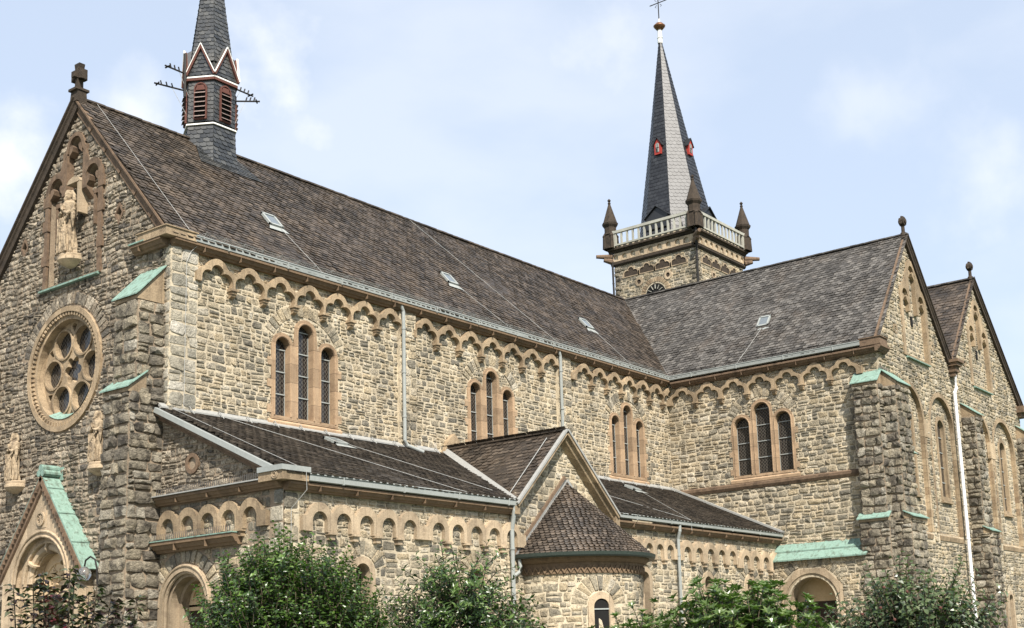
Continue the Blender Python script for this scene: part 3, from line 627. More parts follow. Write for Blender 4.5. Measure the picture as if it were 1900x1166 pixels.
# rakes
def rake(p0, p1, N, parent, mt='sanddark', w_=.16, ov=.16, th=.3, name='gable_rake'):
    """moulded stone verge from p0 (foot) to p1 (apex), projecting along N"""
    mb = MB(); p0 = Vector(p0); p1 = Vector(p1); d = (p1-p0).normalized(); N = Vector(N); pr = d.cross(N).normalized()
    if pr.z > 0: pr = -pr
    P = [(0.0, 0), (0.0, ov), (.05, ov), (.07, ov-.05), (.13, ov-.05), (.16, ov-.09), (th, ov-.1), (th+.02, 0)]
    k = len(P); V = [p+pr*a+N*b for p in (p0, p1) for a, b in P]
    mb.add(V, [(i, (i+1) % k, k+(i+1) % k, k+i) for i in range(k)]+[tuple(range(k)), tuple(range(2*k-1, k-1, -1))])
    L_ = (p1-p0).length; s = .9
    while s < L_: bar(mb, p0+d*s+pr*.02+N*(ov/2), p0+d*s+pr*(th-.02)+N*(ov/2), .02, ov+.01, upv=d); s += 1.05
    return mb.build(name, mt, parent)
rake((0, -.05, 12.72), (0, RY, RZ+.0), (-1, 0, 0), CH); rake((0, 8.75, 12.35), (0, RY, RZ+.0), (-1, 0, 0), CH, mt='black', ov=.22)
# return cornice on the facade corner
cornice(FA, -.02, 1.25, 12.24, CH, n=.02)
mb = MB(); box(mb, FA, .62, 1.28, 12.465, 12.5, 0, .31); mb.build('copper_cap', 'copper', CH)
# gable cross on pedestal
mb = MB(); X = Fr((-.02, RY, RZ-.04), (0, .8, 0), (-1, 0, 0))
sweep(mb, X, [(-.16, -.1), (.16, -.1), (.13, .22), (-.13, .22)], -.17, .17); box(mb, X, -.2, .2, .221, .29, -.2, .2)
for P in ([(-.07, .29), (.07, .29), (.06, .62), (.25, .56), (.25, .84), (.06, .78), (.12, 1.05), (-.12, 1.05), (-.06, .78), (-.25, .84), (-.25, .56), (-.06, .62)],): plate(mb, X, P, (), -.09, .09); plate(mb, X, P[::-1], (), .09, -.09, sides=False)
for sg in (-1, 1): box(mb, X, -.08, .08, .62, .78, .09 if sg > 0 else -.2, .2 if sg > 0 else -.09)
mb.build('gable_cross', 'black', CH)

# ---- facade buttress
def buttress(fr, u0, u1, stages, parent, capmat='copper', mt='quoin', name='buttress'):
    """stages: list of (z0, z1, depth, cap drop) from the bottom up"""
    core = MB(); st = MB()
    for (z0, z1, d, nd, du) in stages:
        a, b = u0-du, u1+du
        box(core, fr, a, b, z0, z1, -.1, d-.001)
        rockwall(st, fr, a, b, z0, z1, n=d, h=.27)
        for sg, uu in ((-1, a), (1, b)):
            sf = Fr(fr(uu, 0, 0), fr.N, fr.U*sg); rockwall(st, sf, 0, d, z0, z1, n=0, h=.27, wd=(.25, .5))
    o = core.build(name, 'mortar_west', parent); st.build('rock_faced_stonework', mt, o)
    return o
def cap(fr, u0, u1, z0, z1, d0, d1, parent, mt='copper', body='sand', ov=.06):
    """sloping cap from (depth d1, z0) up to (depth d0, z1)"""
    mb = MB(); V = [fr(u0, z0-.1, d0), fr(u1, z0-.1, d0), fr(u1, z0-.1, d1), fr(u0, z0-.1, d1), fr(u0, z1-.03, d0), fr(u1, z1-.03, d0), fr(u1, z0-.0, d1), fr(u0, z0-.0, d1)]
    mb.add(V, BOXF); o = mb.build('sloped_cap', body, parent)
    mb = MB(); t = .035; V = [fr(a, z, d) for (z, d) in ((z1, d0), (z0-.01, d1+ov)) for a in (u0-ov, u1+ov)]; V2 = [v+Vector((0, 0, t)) for v in V]
    mb.add([V[0], V[1], V[3], V[2], V2[0], V2[1], V2[3], V2[2]], BOXF); mb.build('cap_sheet', mt, o)
buttress(FA, .12, 1.02, [(0, 8.42, .95, 0, .05), (8.3, 10.75, .75, 0, 0)], CH)
cap(FA, .10, 1.04, 10.86, 11.75, 0, .78, CH); cap(FA, .06, 1.1, 8.5, 8.95, .5, 1.0, CH)
buttress(FA, 7.6, 8.4, [(0, 8.42, .95, 0, .05), (8.3, 10.75, .75, 0, 0)], CH)

# ---- main portal
PC = 4.5; PX = .42
def portal():
    f2 = Fr((0, 0, 0), (0, 1, 0), (-1, 0, 0)); mb = MB()
    outer = [(PC-1.75, 0), (PC+1.75, 0), (PC+1.75, 4.45), (PC, 6.62), (PC-1.75, 4.45)]
    a1 = archpoly(PC, 1.2, 0, 5.35, 20); a2 = archpoly(PC, 1.0, 0, 5.15, 20); a3 = archpoly(PC, .78, 0, 4.93, 20); a4 = archpoly(PC, .6, 0, 3.55, 2)
    plate(mb, f2, outer, [a1], PX-.22, PX)
    plate(mb, f2, offs(PC, 3, a1, 1.01), [a2], PX-.42, PX-.16); plate(mb, f2, offs(PC, 3, a2, 1.02), [a3], PX-.62, PX-.38)
    for sg in (-1, 1): 
        a, b = sorted((PC+sg*1.749, PC+sg*1.74)); box(mb, f2, a, b, 0, 4.42, 0, PX-.001)
    o = mb.build('west_portal', 'sandpale', CH)
    mb = MB()   # raised archivolt mouldings
    for rr, nn, tr in ((1.3, PX+.005, .035), (1.17, PX, .03), (1.04, PX-.17, .04), (.9, PX-.3, .11), (.8, PX-.36, .03)):
        zc = 4.15; tube(mb, [f2(PC+rr*math.cos(R(t)), zc+rr*math.sin(R(t)), nn) for t in range(0, 181, 10)], tr, 8)
    for t in (35, 90, 145):    # rings clasping the roll
        c = f2(PC+.9*math.cos(R(t)), 4.15+.9*math.sin(R(t)), PX-.28); d = Vector((0, -math.sin(R(t)), math.cos(R(t)))); tube(mb, [c-d*.03, c+d*.03], .17, 12)
    for sg in (-1, 1):
        for q, nn in ((.9, PX-.3), (1.15, PX-.1)):
            p = f2(PC+sg*q, 0, nn); lathe(mb, p, [(.09, .3), (.09, 3.3), (.12, 3.34), (.10, 3.4), (.17, 3.72), (.19, 3.76), (.19, 3.86), (.14, 3.87), (.14, 4.03)], 10)
    mb.build('archivolt', 'sandpale', o, smooth=False)
    mb = MB(); plate(mb, f2, arc(PC, 4.0, .92, 0, 180, 16), (), PX-.62, PX-.55)
    box(mb, f2, PC-.76, PC+.76, 3.83, 3.999, PX-.62, PX-.53); tube(mb, [f2(PC+.66*math.cos(R(t)), 4.02+.66*math.sin(R(t)), PX-.54) for t in range(0, 181, 12)], .03, 6); tube(mb, [f2(PC-.7, 4.0, PX-.52), f2(PC, 4.1, PX-.5), f2(PC+.7, 4.0, PX-.52)], .03, 6)
    rnd = random.Random(5)
    for k in range(7):     # relief figures
        a, b = PC+rnd.uniform(-.4, .4), 4.12+rnd.uniform(0, .1); pts = [f2(a, b, PX-.54)]
        for i in range(5): a += rnd.uniform(-.12, .12); b += rnd.uniform(.02, .1); pts.append(f2(a, b, PX-.54))
        tube(mb, pts, [.02, .045, .05, .04, .03, .02], 6)
    mb.build('tympanum', 'plaster', o)
    mb = MB(); box(mb, f2, PC-.6, PC+.6, 0, 3.82, PX-.66, PX-.6)
    for k in range(7): box(mb, f2, PC-.58+k*.17, PC-.43+k*.17, .05, 3.78, PX-.6, PX-.58)
    mb.build('door', 'wood', o)
    mb = MB(); plate(mb, f2, circ(PC+.03, 5.78, .19, 20), [circ(PC+.03, 5.78, .14, 16)], PX, PX+.05)
    for k in range(8): a = R(45*k); tube(mb, [f2(PC+.03, 5.78, PX+.01), f2(PC+.03+.14*math.cos(a), 5.78+.14*math.sin(a), PX+.02)], .018, 5)
    plate(mb, f2, [(PC-.2, 5.54), (PC+.26, 5.54), (PC+.26, 6.02), (PC-.2, 6.02)], (), PX-.01, PX+.012)
    mb.build('wheel_emblem', 'sandpale', o)
    for sg in (-1, 1):
        p0 = Vector((0, PC+sg*2.02, 4.32)); p1 = Vector((0, PC, 6.9)); mb = MB(); N = Vector((-1, 0, 0)); d = (p1-p0).normalized(); q = Vector((0, d.z, -d.y))*(1 if sg < 0 else -1)
        if q.z < 0: q = -q
        for a, b, c in ((0, .045, PX+.08),): mb.add([p0, p1, p1+q*b, p0+q*b]+[v+N*c for v in (p0, p1, p1+q*b, p0+q*b)], BOXF)
        for s in (.9, 1.9, 2.8): bar(mb, p0+d*s+q*.052, p0+d*s+q*.052+N*(PX+.08), .035, .02)
        mb.build('copper_roof', 'copper', o)
        mb = MB(); P = [(0, -.002), (.1, -.002), (.1, -.12), (.06, -.14), (.06, -.22), (0, -.24)]; V = [p+q*b+N*(a+PX) for p in (p0, p1) for a, b in P]; k = 6
        mb.add(V, [(i, (i+1) % k, k+(i+1) % k, k+i) for i in range(k)]+[tuple(range(k)), tuple(range(11, 5, -1))])
        s = .1
        while s < 3: box(mb, Fr(p0+d*s+N*PX, (0, 1, 0), (-1, 0, 0)), -.03, .03, -.2, -.1, 0, .13); s += .16
        mb.build('raking_cornice', 'sanddark', o)
    mb = MB(); a = FA(PC-.08, 6.93, .0)
    for dy, dz in ((-.09, 0), (.09, 0), (0, .14)): tube(mb, [FA(PC+dy, 6.97+dz, 0), FA(PC+dy, 6.97+dz, PX+.1)], .09, 10)
    box(mb, FA, PC-.25, PC+.25, 6.8, 7.15, 0, .04); mb.build('ridge_rolls', 'copper', o)
portal()

# ---- statues on brackets
def statue(y, z, hgt, label, name='statue', turn=0, parent=None):
    """draped stone saint; feet at z on the facade"""
    n_ = .17; c = Vector((-n_, y, z)); mb = MB(); k = hgt/1.75
    seg = 90; prof = [(0, .0), (.245, .0), (.26, .05), (.235, .3), (.205, .6), (.19, .9), (.185, 1.02), (.20, 1.15), (.225, 1.3), (.215, 1.42), (.11, 1.49), (.06, 1.53), (.055, 1.56), (0, 1.57)]
    V = []; Fc = []
    for i, (q, h) in enumerate(prof):
        for s in range(seg):
            a = 2*math.pi*s/seg; fold = 1+(.2*math.sin(9*a+3*h+turn)+.1*math.sin(14*a-5*h))*max(0, 1-h/1.2)
            V.append(c+Vector((math.cos(a)*q*.78*fold+.02*math.sin(h*2), math.sin(a)*q*fold+.03*math.sin(h*2.2+turn), h))*k)
    for i in range(len(prof)-1):
        for s in range(seg): Fc.append((i*seg+s, i*seg+(s+1) % seg, (i+1)*seg+(s+1) % seg, (i+1)*seg+s))
    Fc += [tuple(range(seg))[::-1], tuple((len(prof)-1)*seg+s for s in range(seg))]
    mb.add(V, Fc)
    def T(x, yy, h): return c+Vector((x, yy, h))*k
    lathe(mb, T(-.03, 0, 1.52), [(0, .0), (.06*k, .01*k), (.085*k, .07*k), (.098*k, .15*k), (.09*k, .22*k), (.06*k, .27*k), (0, .285*k)], 14)   # head
    tube(mb, [T(-.12, 0, 1.69), T(-.145, 0, 1.645), T(-.11, 0, 1.63)], .016*k, 6)              # nose
    tube(mb, [T(-.10, 0, 1.60), T(-.13, 0, 1.52), T(-.12, 0, 1.42)], [.05*k, .055*k, .02*k], 8)  # beard
    for sg in (-1, 1):
        tube(mb, [T(.02, sg*.05, 1.78), T(.06, sg*.11, 1.66), T(.05, sg*.14, 1.50), T(0, sg*.17, 1.40)], [.05*k, .05*k, .06*k, .05*k], 8)    # veil / hair
        tube(mb, [T(0, sg*.19, 1.38), T(-.03, sg*.27, 1.18), T(-.16, sg*.17, 1.08), T(-.2, sg*.05, 1.14)], [.075*k, .08*k, .06*k, .04*k], 10)  # arms
        tube(mb, [T(-.04, sg*.25, 1.15), T(-.06, sg*.27, .95), T(-.03, sg*.24, .7)], [.07*k, .06*k, .015*k], 8)     # hanging sleeve
        for f in range(4): tube(mb, [T(-.2, sg*(.05-.012*f), 1.14+.012*f), T(-.23, sg*.02, 1.2+.014*f)], .013*k, 5)
    for j in range(5):  # deep diagonal folds of the cloak
        a = -.16+.08*j; tube(mb, [T(-.17, a+.1, 1.0), T(-.20, a, .6), T(-.2, a-.05*math.sin(j), .25), T(-.19, a*1.2, .02)], [.02*k, .03*k, .03*k, .035*k], 6)
    tube(mb, [T(-.17, -.2, 1.02), T(-.2, -.02, .82), T(-.18, .16, .62), T(-.12, .22, .45)], [.03*k, .045*k, .04*k, .02*k], 8)
    tube(mb, [T(-.2, .0, 1.2), T(-.22, .02, 1.36)], [.05*k, .045*k], 8)    # what the hands hold
    o = mb.build(name, 'statuestone', parent)
    rm = o.modifiers.new('remesh', 'REMESH'); rm.mode = 'VOXEL'; rm.voxel_size = .011; rm.use_smooth_shade = True
    tag(o, label, 'statue', 'stone saints on the west facade'); return o
def bracket(y, z, w_, parent, mt='sandpale', d=.42):
    mb = MB(); c = FA(y, 0, .12)
    for i, (q, h) in enumerate(()): pass
    lathe(mb, FA(y, z, .0), [(0, -.34), (w_*.35, -.33), (w_*.8, -.24), (w_, -.17), (w_, -.10), (w_*.93, -.085), (w_*.96, -.02), (w_*.9, 0), (0, 0.001)], 20, R(90), R(270))
    return mb.build('statue_bracket', mt, parent)
bracket(4.2, 12.93, .40, CH); statue(4.2, 12.93, 1.78, 'pale stone saint high in the gable niche above the rose window')
bracket(2.55, 7.05, .36, CH); statue(2.55, 7.05, 1.3, 'robed stone saint below the rose window beside the rough buttress', turn=1.4)
bracket(6.43, 7.0, .36, CH); statue(6.43, 7.0, 1.3, 'robed stone saint at the left picture edge above the portal roof', turn=2.6)

# ---- wall lamp
mb = MB(); LP = Vector((-1.03, .84, 4.3))
tube(mb, [LP+Vector((.0, 0, -.55)), LP+Vector((-.12, 0, -.5)), LP+Vector((-.14, 0, -.1)), LP+Vector((-.16, .06, .12)), LP+Vector((-.18, .22, .2)), LP+Vector((-.2, .38, .12)), LP+Vector((-.2, .42, -.02))], .022, 8)
lamp = mb.build('wall_lamp', 'iron'); tag(lamp, 'globe lamp on a curved iron arm beside the west portal', 'lamp')
mb = MB(); lathe(mb, LP+Vector((-.2, .42, -.2)), [(0, -.17), (.1, -.14), (.16, -.05), (.165, .03), (.12, .12), (.05, .17), (0, .17)], 16)
gm = bpy.data.materials.new('clear_globe'); gm.use_nodes = True; b_ = gm.node_tree.nodes['Principled BSDF']; b_.inputs['Base Color'].default_value = (.5, .5, .5, 1); b_.inputs['Roughness'].default_value = .06; b_.inputs['Transmission Weight'].default_value = .85
mb.build('lamp_globe', gm, lamp, smooth=True)

# ---- aisle: west wall
AZ = 5.72; AC = 5.93; AT = 8.1; AY0 = -4.39
poly = [(-.05, 0), (4.39, 0), (4.39, 5.7), (4.3, 6.02), (0, 8.02), (-.05, 8.02)]
d2 = archpoly(1.0, .95, 0, 4.2, 18)
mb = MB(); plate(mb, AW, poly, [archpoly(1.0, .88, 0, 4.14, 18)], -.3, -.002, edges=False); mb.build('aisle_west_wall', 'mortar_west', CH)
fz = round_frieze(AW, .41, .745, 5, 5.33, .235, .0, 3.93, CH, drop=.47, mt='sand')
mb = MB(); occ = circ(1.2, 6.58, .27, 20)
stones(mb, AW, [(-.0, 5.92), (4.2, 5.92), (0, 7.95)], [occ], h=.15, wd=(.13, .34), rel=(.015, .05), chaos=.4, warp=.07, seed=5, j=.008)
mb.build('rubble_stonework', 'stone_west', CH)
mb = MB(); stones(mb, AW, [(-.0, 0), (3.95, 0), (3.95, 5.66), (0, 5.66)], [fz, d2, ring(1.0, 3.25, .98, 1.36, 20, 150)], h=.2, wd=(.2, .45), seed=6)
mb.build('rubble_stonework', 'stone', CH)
mb = MB(); voussoirs(mb, AW, 1.0, 3.25, 1.0, 1.34, 22, 148, 13, 0); mb.build('relieving_arch', 'stone', CH)
mb = MB(); quoins(mb, AW, 0, 5.66, .28, .45, u0=4.39, sgn=-1, h=.36, rel=(.02, .06), n=.0)
mb.build('quoin_stones', 'ashlar', CH)
mb = MB(); plate(mb, AW, circ(1.2, 6.58, .25, 20), [circ(1.2, 6.58, .15, 20)], -.1, .05); oc = mb.build('oculus', 'sanddark', CH)
mb = MB(); plate(mb, AW, circ(1.2, 6.58, .16, 16), (), -.12, -.07); mb.build('dark_opening', 'darkhole', oc)
def spikes(fr, u0, u1, z, n, parent):
    mb = MB(); u = u0
    while u < u1: bar(mb, fr(u, z, n), fr(u-.05, z+.17, n-.05), .012, .012); u += .075
    bar(mb, fr(u0, z+.004, n), fr(u1, z+.004, n), .02, .02); mb.build('bird_spikes', 'iron', parent)
cornice(AW, -.05, 4.41, 5.66, CH, n=.02, k=.85)
mb = MB(); box(mb, AW, .0, 4.0, 5.86, 5.89, 0, .29); mb.build('zinc_drip', 'lead', CH); spikes(AW, 0.1, 3.95, 5.89, .22, CH)
cornice(AW, .0, 3.0, 4.52, CH, n=.0, k=1.15, name='door_hood'); mb = MB(); box(mb, AW, -.03, 3.02, 4.775, 4.80, 0, .32); mb.build('copper_drip', 'copper', CH); spikes(AW, 0.0, 2.9, 4.80, .24, CH)
# side door
def side_door():
    mb = MB(); a1 = archpoly(1.0, .97, 0, 4.22, 20); a2 = archpoly(1.0, .8, 0, 4.05, 20); a3 = archpoly(1.0, .68, 0, 3.93, 20); a4 = archpoly(1.0, .6, 0, 3.85, 20)
    plate(mb, AW, a1, [a2], -.15, .06); plate(mb, AW, offs(1, 2, a2, 1.01), [a3], -.4, -.08); plate(mb, AW, offs(1, 2, a3, 1.02), [a4], -.6, -.34)
    for rr, nn, tr in ((.93, .06, .03), (.78, -.02, .045)): tube(mb, [AW(1+rr*math.cos(R(t)), 3.25+rr*math.sin(R(t)), nn) for t in range(0, 181, 10)], tr, 8)
    for sg in (-1, 1): tube(mb, [AW(1+sg*.78, 0, -.02), AW(1+sg*.78, 3.25, -.02)], .045, 8)
    o = mb.build('side_portal', 'sandpale', CH)
    mb = MB(); box(mb, AW, .38, 1.62, 3.16, 3.3, -.62, -.56); plate(mb, AW, arc(1.0, 3.25, .62, 0, 180, 14), (), -.6, -.56); plate(mb, AW, ring(1.0, 3.35, .42, .47, 8, 172), (), -.57, -.52); mb.build('tympanum', 'plaster', o)
    mb = MB(); box(mb, AW, .4, 1.6, 0, 3.159, -.66, -.6); mb.build('door', 'wood', o)
side_door()
# aisle verge
mb = MB(); f_ = Fr((-.04, 0, 0), (0, -1, 0), (-1, 0, 0)); p0 = Vector((-.06, -4.45, 6.06)); p1 = Vector((-.06, 0, 8.08)); d = (p1-p0).normalized()
bar(mb, p0+Vector((-.11, 0, -.12)), p1+Vector((-.11, 0, -.12)), .22, .13); bar(mb, p0+Vector((-.05, 0, -.24)), p1+Vector((-.05, 0, -.24)), .12, .11); mb.build('verge_cornice', 'sanddark', CH)
mb = MB(); bar(mb, p0+Vector((-.16, 0, -.02)), p1+Vector((-.16, 0, -.02)), .16, .05); bar(mb, p0+Vector((-.245, 0, -.06)), p1+Vector((-.245, 0, -.06)), .02, .12); mb.build('verge_flashing', 'zinc', CH)

# ---- aisle: south wall
G0, G1, GC, GZ = 7.85, 12.68, 10.2, 8.2
lo = [(0, 0), (TX, 0), (TX, 5.75), (G1, 5.75), (G1, 5.95), (GC, GZ-.12), (G0, 5.95), (G0, 5.75), (0, 5.75)]
aw = [(2.34, 4.08), (6.45, 4.08), (18.35, 4.27), (21.3, 4.27), (14.45, 4.3)]
wh = [archpoly(c, .24, 2.2, z) for c, z in aw]
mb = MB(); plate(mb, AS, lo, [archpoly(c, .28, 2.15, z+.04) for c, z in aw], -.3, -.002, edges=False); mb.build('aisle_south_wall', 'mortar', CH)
fzs = [round_frieze(AS, .93, .7325, 5, 5.19, .225, .42, 4.2, CH), round_frieze(AS, 4.89, .73, 5, 5.19, .225, 4.2, 8.4, CH),
       round_frieze(AS, 13.4, .62, 5, 5.19, .2, 12.9, 16.3, CH), round_frieze(AS, 16.95, .7525, 5, 5.19, .225, 16.3, 20.3, CH), round_frieze(AS, 20.95, .74, 4, 5.08, .225, 20.35, 23.58, CH)]
vr = [ring(c, z-.24, .42, .8, 15, 165) for c, z in aw]
mb = MB(); stones(mb, AS, [(.4, 0), (TX, 0), (TX, 5.66), (G1, 5.75), (G1, 5.95), (GC, GZ-.15), (G0, 5.95), (G0, 5.66), (.4, 5.66)], fzs+vr+[archpoly(c, .4, 2, z+.16) for c, z in aw], h=.2, wd=(.2, .5), seed=8, rel=(.008, .028))
for c, z in aw: voussoirs(mb, AS, c, z-.24, .44, .78, 17, 163, 9)
quoins(mb, AS, 0, 5.66, .28, .42, u0=-.04, sgn=1, h=.36, rel=(.02, .06), flip=True); mb.build('rubble_stonework', 'stone', CH)
for c, z in aw:
    mb = MB(); plate(mb, AS, archpoly(c, .4, 2.1, z+.16), [archpoly(c, .24, 2.2, z)], -.3, .03); o = mb.build('arched_window', 'sandpale', CH)
    mb = MB(); plate(mb, AS, archpoly(c, .25, 2.15, z+.01), (), -.3, -.28); mb.build('glass_pane', 'glass', o)
cornice(AS, -.06, 7.9, 5.60, CH, n=.02, k=.85); cornice(AS, 12.75, TX-.02, 5.60, CH, n=.02, k=.85)
gutter(AS, .45, 7.95, 5.98, CH, n=.16, h=.17, w_=.14); gutter(AS, 12.7, TX-.05, 5.98, CH, n=.16, h=.14, w_=.14)
mb = MB(); box(mb, AS, -.34, .42, 5.80, 6.0, -.5, .30); k_ = mb.build('kneeler_block', 'sand', CH)
mb = MB(); box(mb, AS, -.38, .46, 6.001, 6.12, -.5, .33); mb.build('metal_cap', 'zinc', k_)
mb = MB(); q = AW(4.38, 5.92, .36); 
for rr in (.09, .05): tube(mb, [AW(4.44+rr*math.cos(t*.4), 5.92+rr*math.sin(t*.4), .31) for t in range(17)], .014, 5)
mb.build('scroll_carving', 'sandpale', k_)
# aisle roofs
SA = Vector((0, 4.72, AT-5.97)); la = SA.length; SAn = SA.normalized(); NA = Vector((0, -SAn.z, SAn.y))
def ar(x, s): return (x, s)
# valley of the cross gable on the lean-to: gable ridge GZ at GC reaches the nave wall
mb = MB(); tiles(mb, (0, -4.72, 5.97), (1, 0, 0), SA, [(-.22, 0), (G0+.02, 0), (GC-.12, la-.02), (-.22, la-.02)], tw=.22, ex=.15); ra = mb.build('aisle_roof', 'tiledark', CH)
mb = MB(); tiles(mb, (0, -4.72, 5.97), (1, 0, 0), SA, [(G1-.02, 0), (TX, 0), (TX, la-.02), (GC+.12, la-.02)], tw=.22, ex=.15); rb = mb.build('aisle_roof', 'tiledark', CH)
for (x0, x1, o) in ((-.2, GC-.4, ra), (GC+.5, TX, rb)):
    mb = MB(); sweep(mb, NV, [(0.002, 8.02), (.14, 8.07), (.14, 8.11), (.002, 8.22)], x0, x1)
    x = x0+.8
    while x < x1: tube(mb, [NV(x, 8.13, .1), NV(x, 8.2, .16), NV(x+.05, 8.1, .2), NV(x+.05, 8.0, .3)], .014, 5); x += .9
    mb.build('wall_flashing', 'lead', o)
for x, o in ((4.73, ra), (19.2, rb)): skylight(Vector((x, -4.72, 5.97))+SAn*(4.2-.35), Vector((1, 0, 0)), SAn, NA, w_=.5, h=.55, parent=o)
mb = MB(); qa = lambda x, s: Vector((x, -4.72, 5.97))+SAn*s+NA*.05; mb = Wires()
wire(mb, [qa(.1, la), qa(.4, .2), qa(.3, 0), AS(.32, 5.6, .35), AS(.12, 5.2, .07), AS(.1, 2, .07)]); wire(mb, [qa(1.5, la), qa(5.5, .15), qa(5.7, 0)]); wire(mb, [qa(5, 4), qa(7.4, 0.6)]); mb.build('lightning_wire', 'wire', ra)
mb = Wires(); wire(mb, [qa(19.3, 3.9), qa(17, .1)]); wire(mb, [qa(14.0, 3.2), qa(17.0, .1), AS(16.9, 5.7, .34)]); mb.build('lightning_wire', 'wire', rb)
mb = MB(); bar(mb, (TX-.10, -4.74, 6.03), (TX-.10, -.05, 8.15), .2, .07); mb.build('wall_flashing', 'lead', rb)
pipe([AS(7.78, 5.84, .24), AS(7.78, 5.7, .24), AS(7.8, 5.2, .12), AS(7.8, 0, .12)], CH, rad=.06)
pipe([AS(16.3, 5.84, .24), AS(16.3, 5.65, .24), AS(16.33, 5.4, .14), AS(16.33, 0, .14)], CH, rad=.055)
# cross gable roof
hw = G1-GC; hl = GC-G0
for sg, e, nm in ((-1, G0-.02, 'cross_gable_roof'), (1, G1+.02, 'cross_gable_roof')):
    run = abs(e-GC); S = Vector((-sg*run, 0, GZ-5.93)); ls = S.length; mb = MB()
    # (u along +y, s up slope): u from front verge to the nave wall; the valley cuts the lower back corner
    P = [(0, 0), (.08, 0), (4.72, ls-.05), (4.72, ls), (0, ls)]
    tiles(mb, (e, -4.72, 5.93), (0, 1, 0), S, P, tw=.22, ex=.16); rg = mb.build(nm, 'tile', CH)
    mb = MB(); N_ = Vector((sg*(GZ-5.93), 0, run)).normalized()
    for k in range(1): bar(mb, Vector((e, -4.60, 5.99))+N_*.02, Vector((GC+sg*.05, -.02, GZ))+N_*.02, .18, .03, upv=N_)
    mb.build('valley_flashing', 'lead', rg)
    if sg < 0:
        mb = Wires(); wire(mb, [Vector((GC-.3, -4.2, GZ-.2)), Vector((e+.1, -4.25, 6.1))], .012); mb.build('lightning_wire', 'wire', rg)
    # stone verge + lead edge
    mb = MB(); p0 = Vector((e+sg*.02, -4.39, 5.86)); p1 = Vector((GC, -4.39, GZ-.02)); d = (p1-p0).normalized(); pr_ = d.cross(Vector((0, -1, 0))); pr_ = -pr_ if pr_.z > 0 else pr_; N = Vector((0, -1, 0))
    P = [(0, 0), (0, .34), (.08, .34), (.11, .24), (.17, .2), (.2, .1), (.24, 0)]; k = len(P); V = [p+pr_*a+N*b for p in (p0, p1) for a, b in P]
    mb.add(V, [(i, (i+1) % k, k+(i+1) % k, k+i) for i in range(k)]+[tuple(range(k)), tuple(range(2*k-1, k-1, -1))]); mb.build('gable_verge', 'sand', rg)
    mb = MB(); bar(mb, p0+N*.31-pr_*.03, p1+N*.31-pr_*.03, .12, .06, upv=pr_); mb.build('verge_flashing', 'lead', rg)
mb = MB(); y = -4.7
while y < -.1: bar(mb, (GC, y, GZ+.02), (GC, y+.28, GZ+.02), .16, .05); y += .3
mb.build('ridge_tiles', 'tile', CH)
mb = MB(); plate(mb, NV, [(9.95, 7.95), (10.15, 7.95), (10.35, 8.3), (10.5, 8.45), (10.65, 8.3), (10.85, 7.95), (11.05, 7.95), (10.75, 8.5), (10.5, 8.75), (10.2, 8.5)], (), 0, .16); mb.build('wall_gablet', 'sand', CH)
mb = MB(); box(mb, AS, G1-.12, G1+.08, 5.55, 5.87, -.0, .3); mb.build('kneeler_block', 'sand', CH); mb = MB(); box(mb, AS, G0-.1, G0+.1, 5.6, 5.82, 0, .3); mb.build('kneeler_block', 'sand', CH)

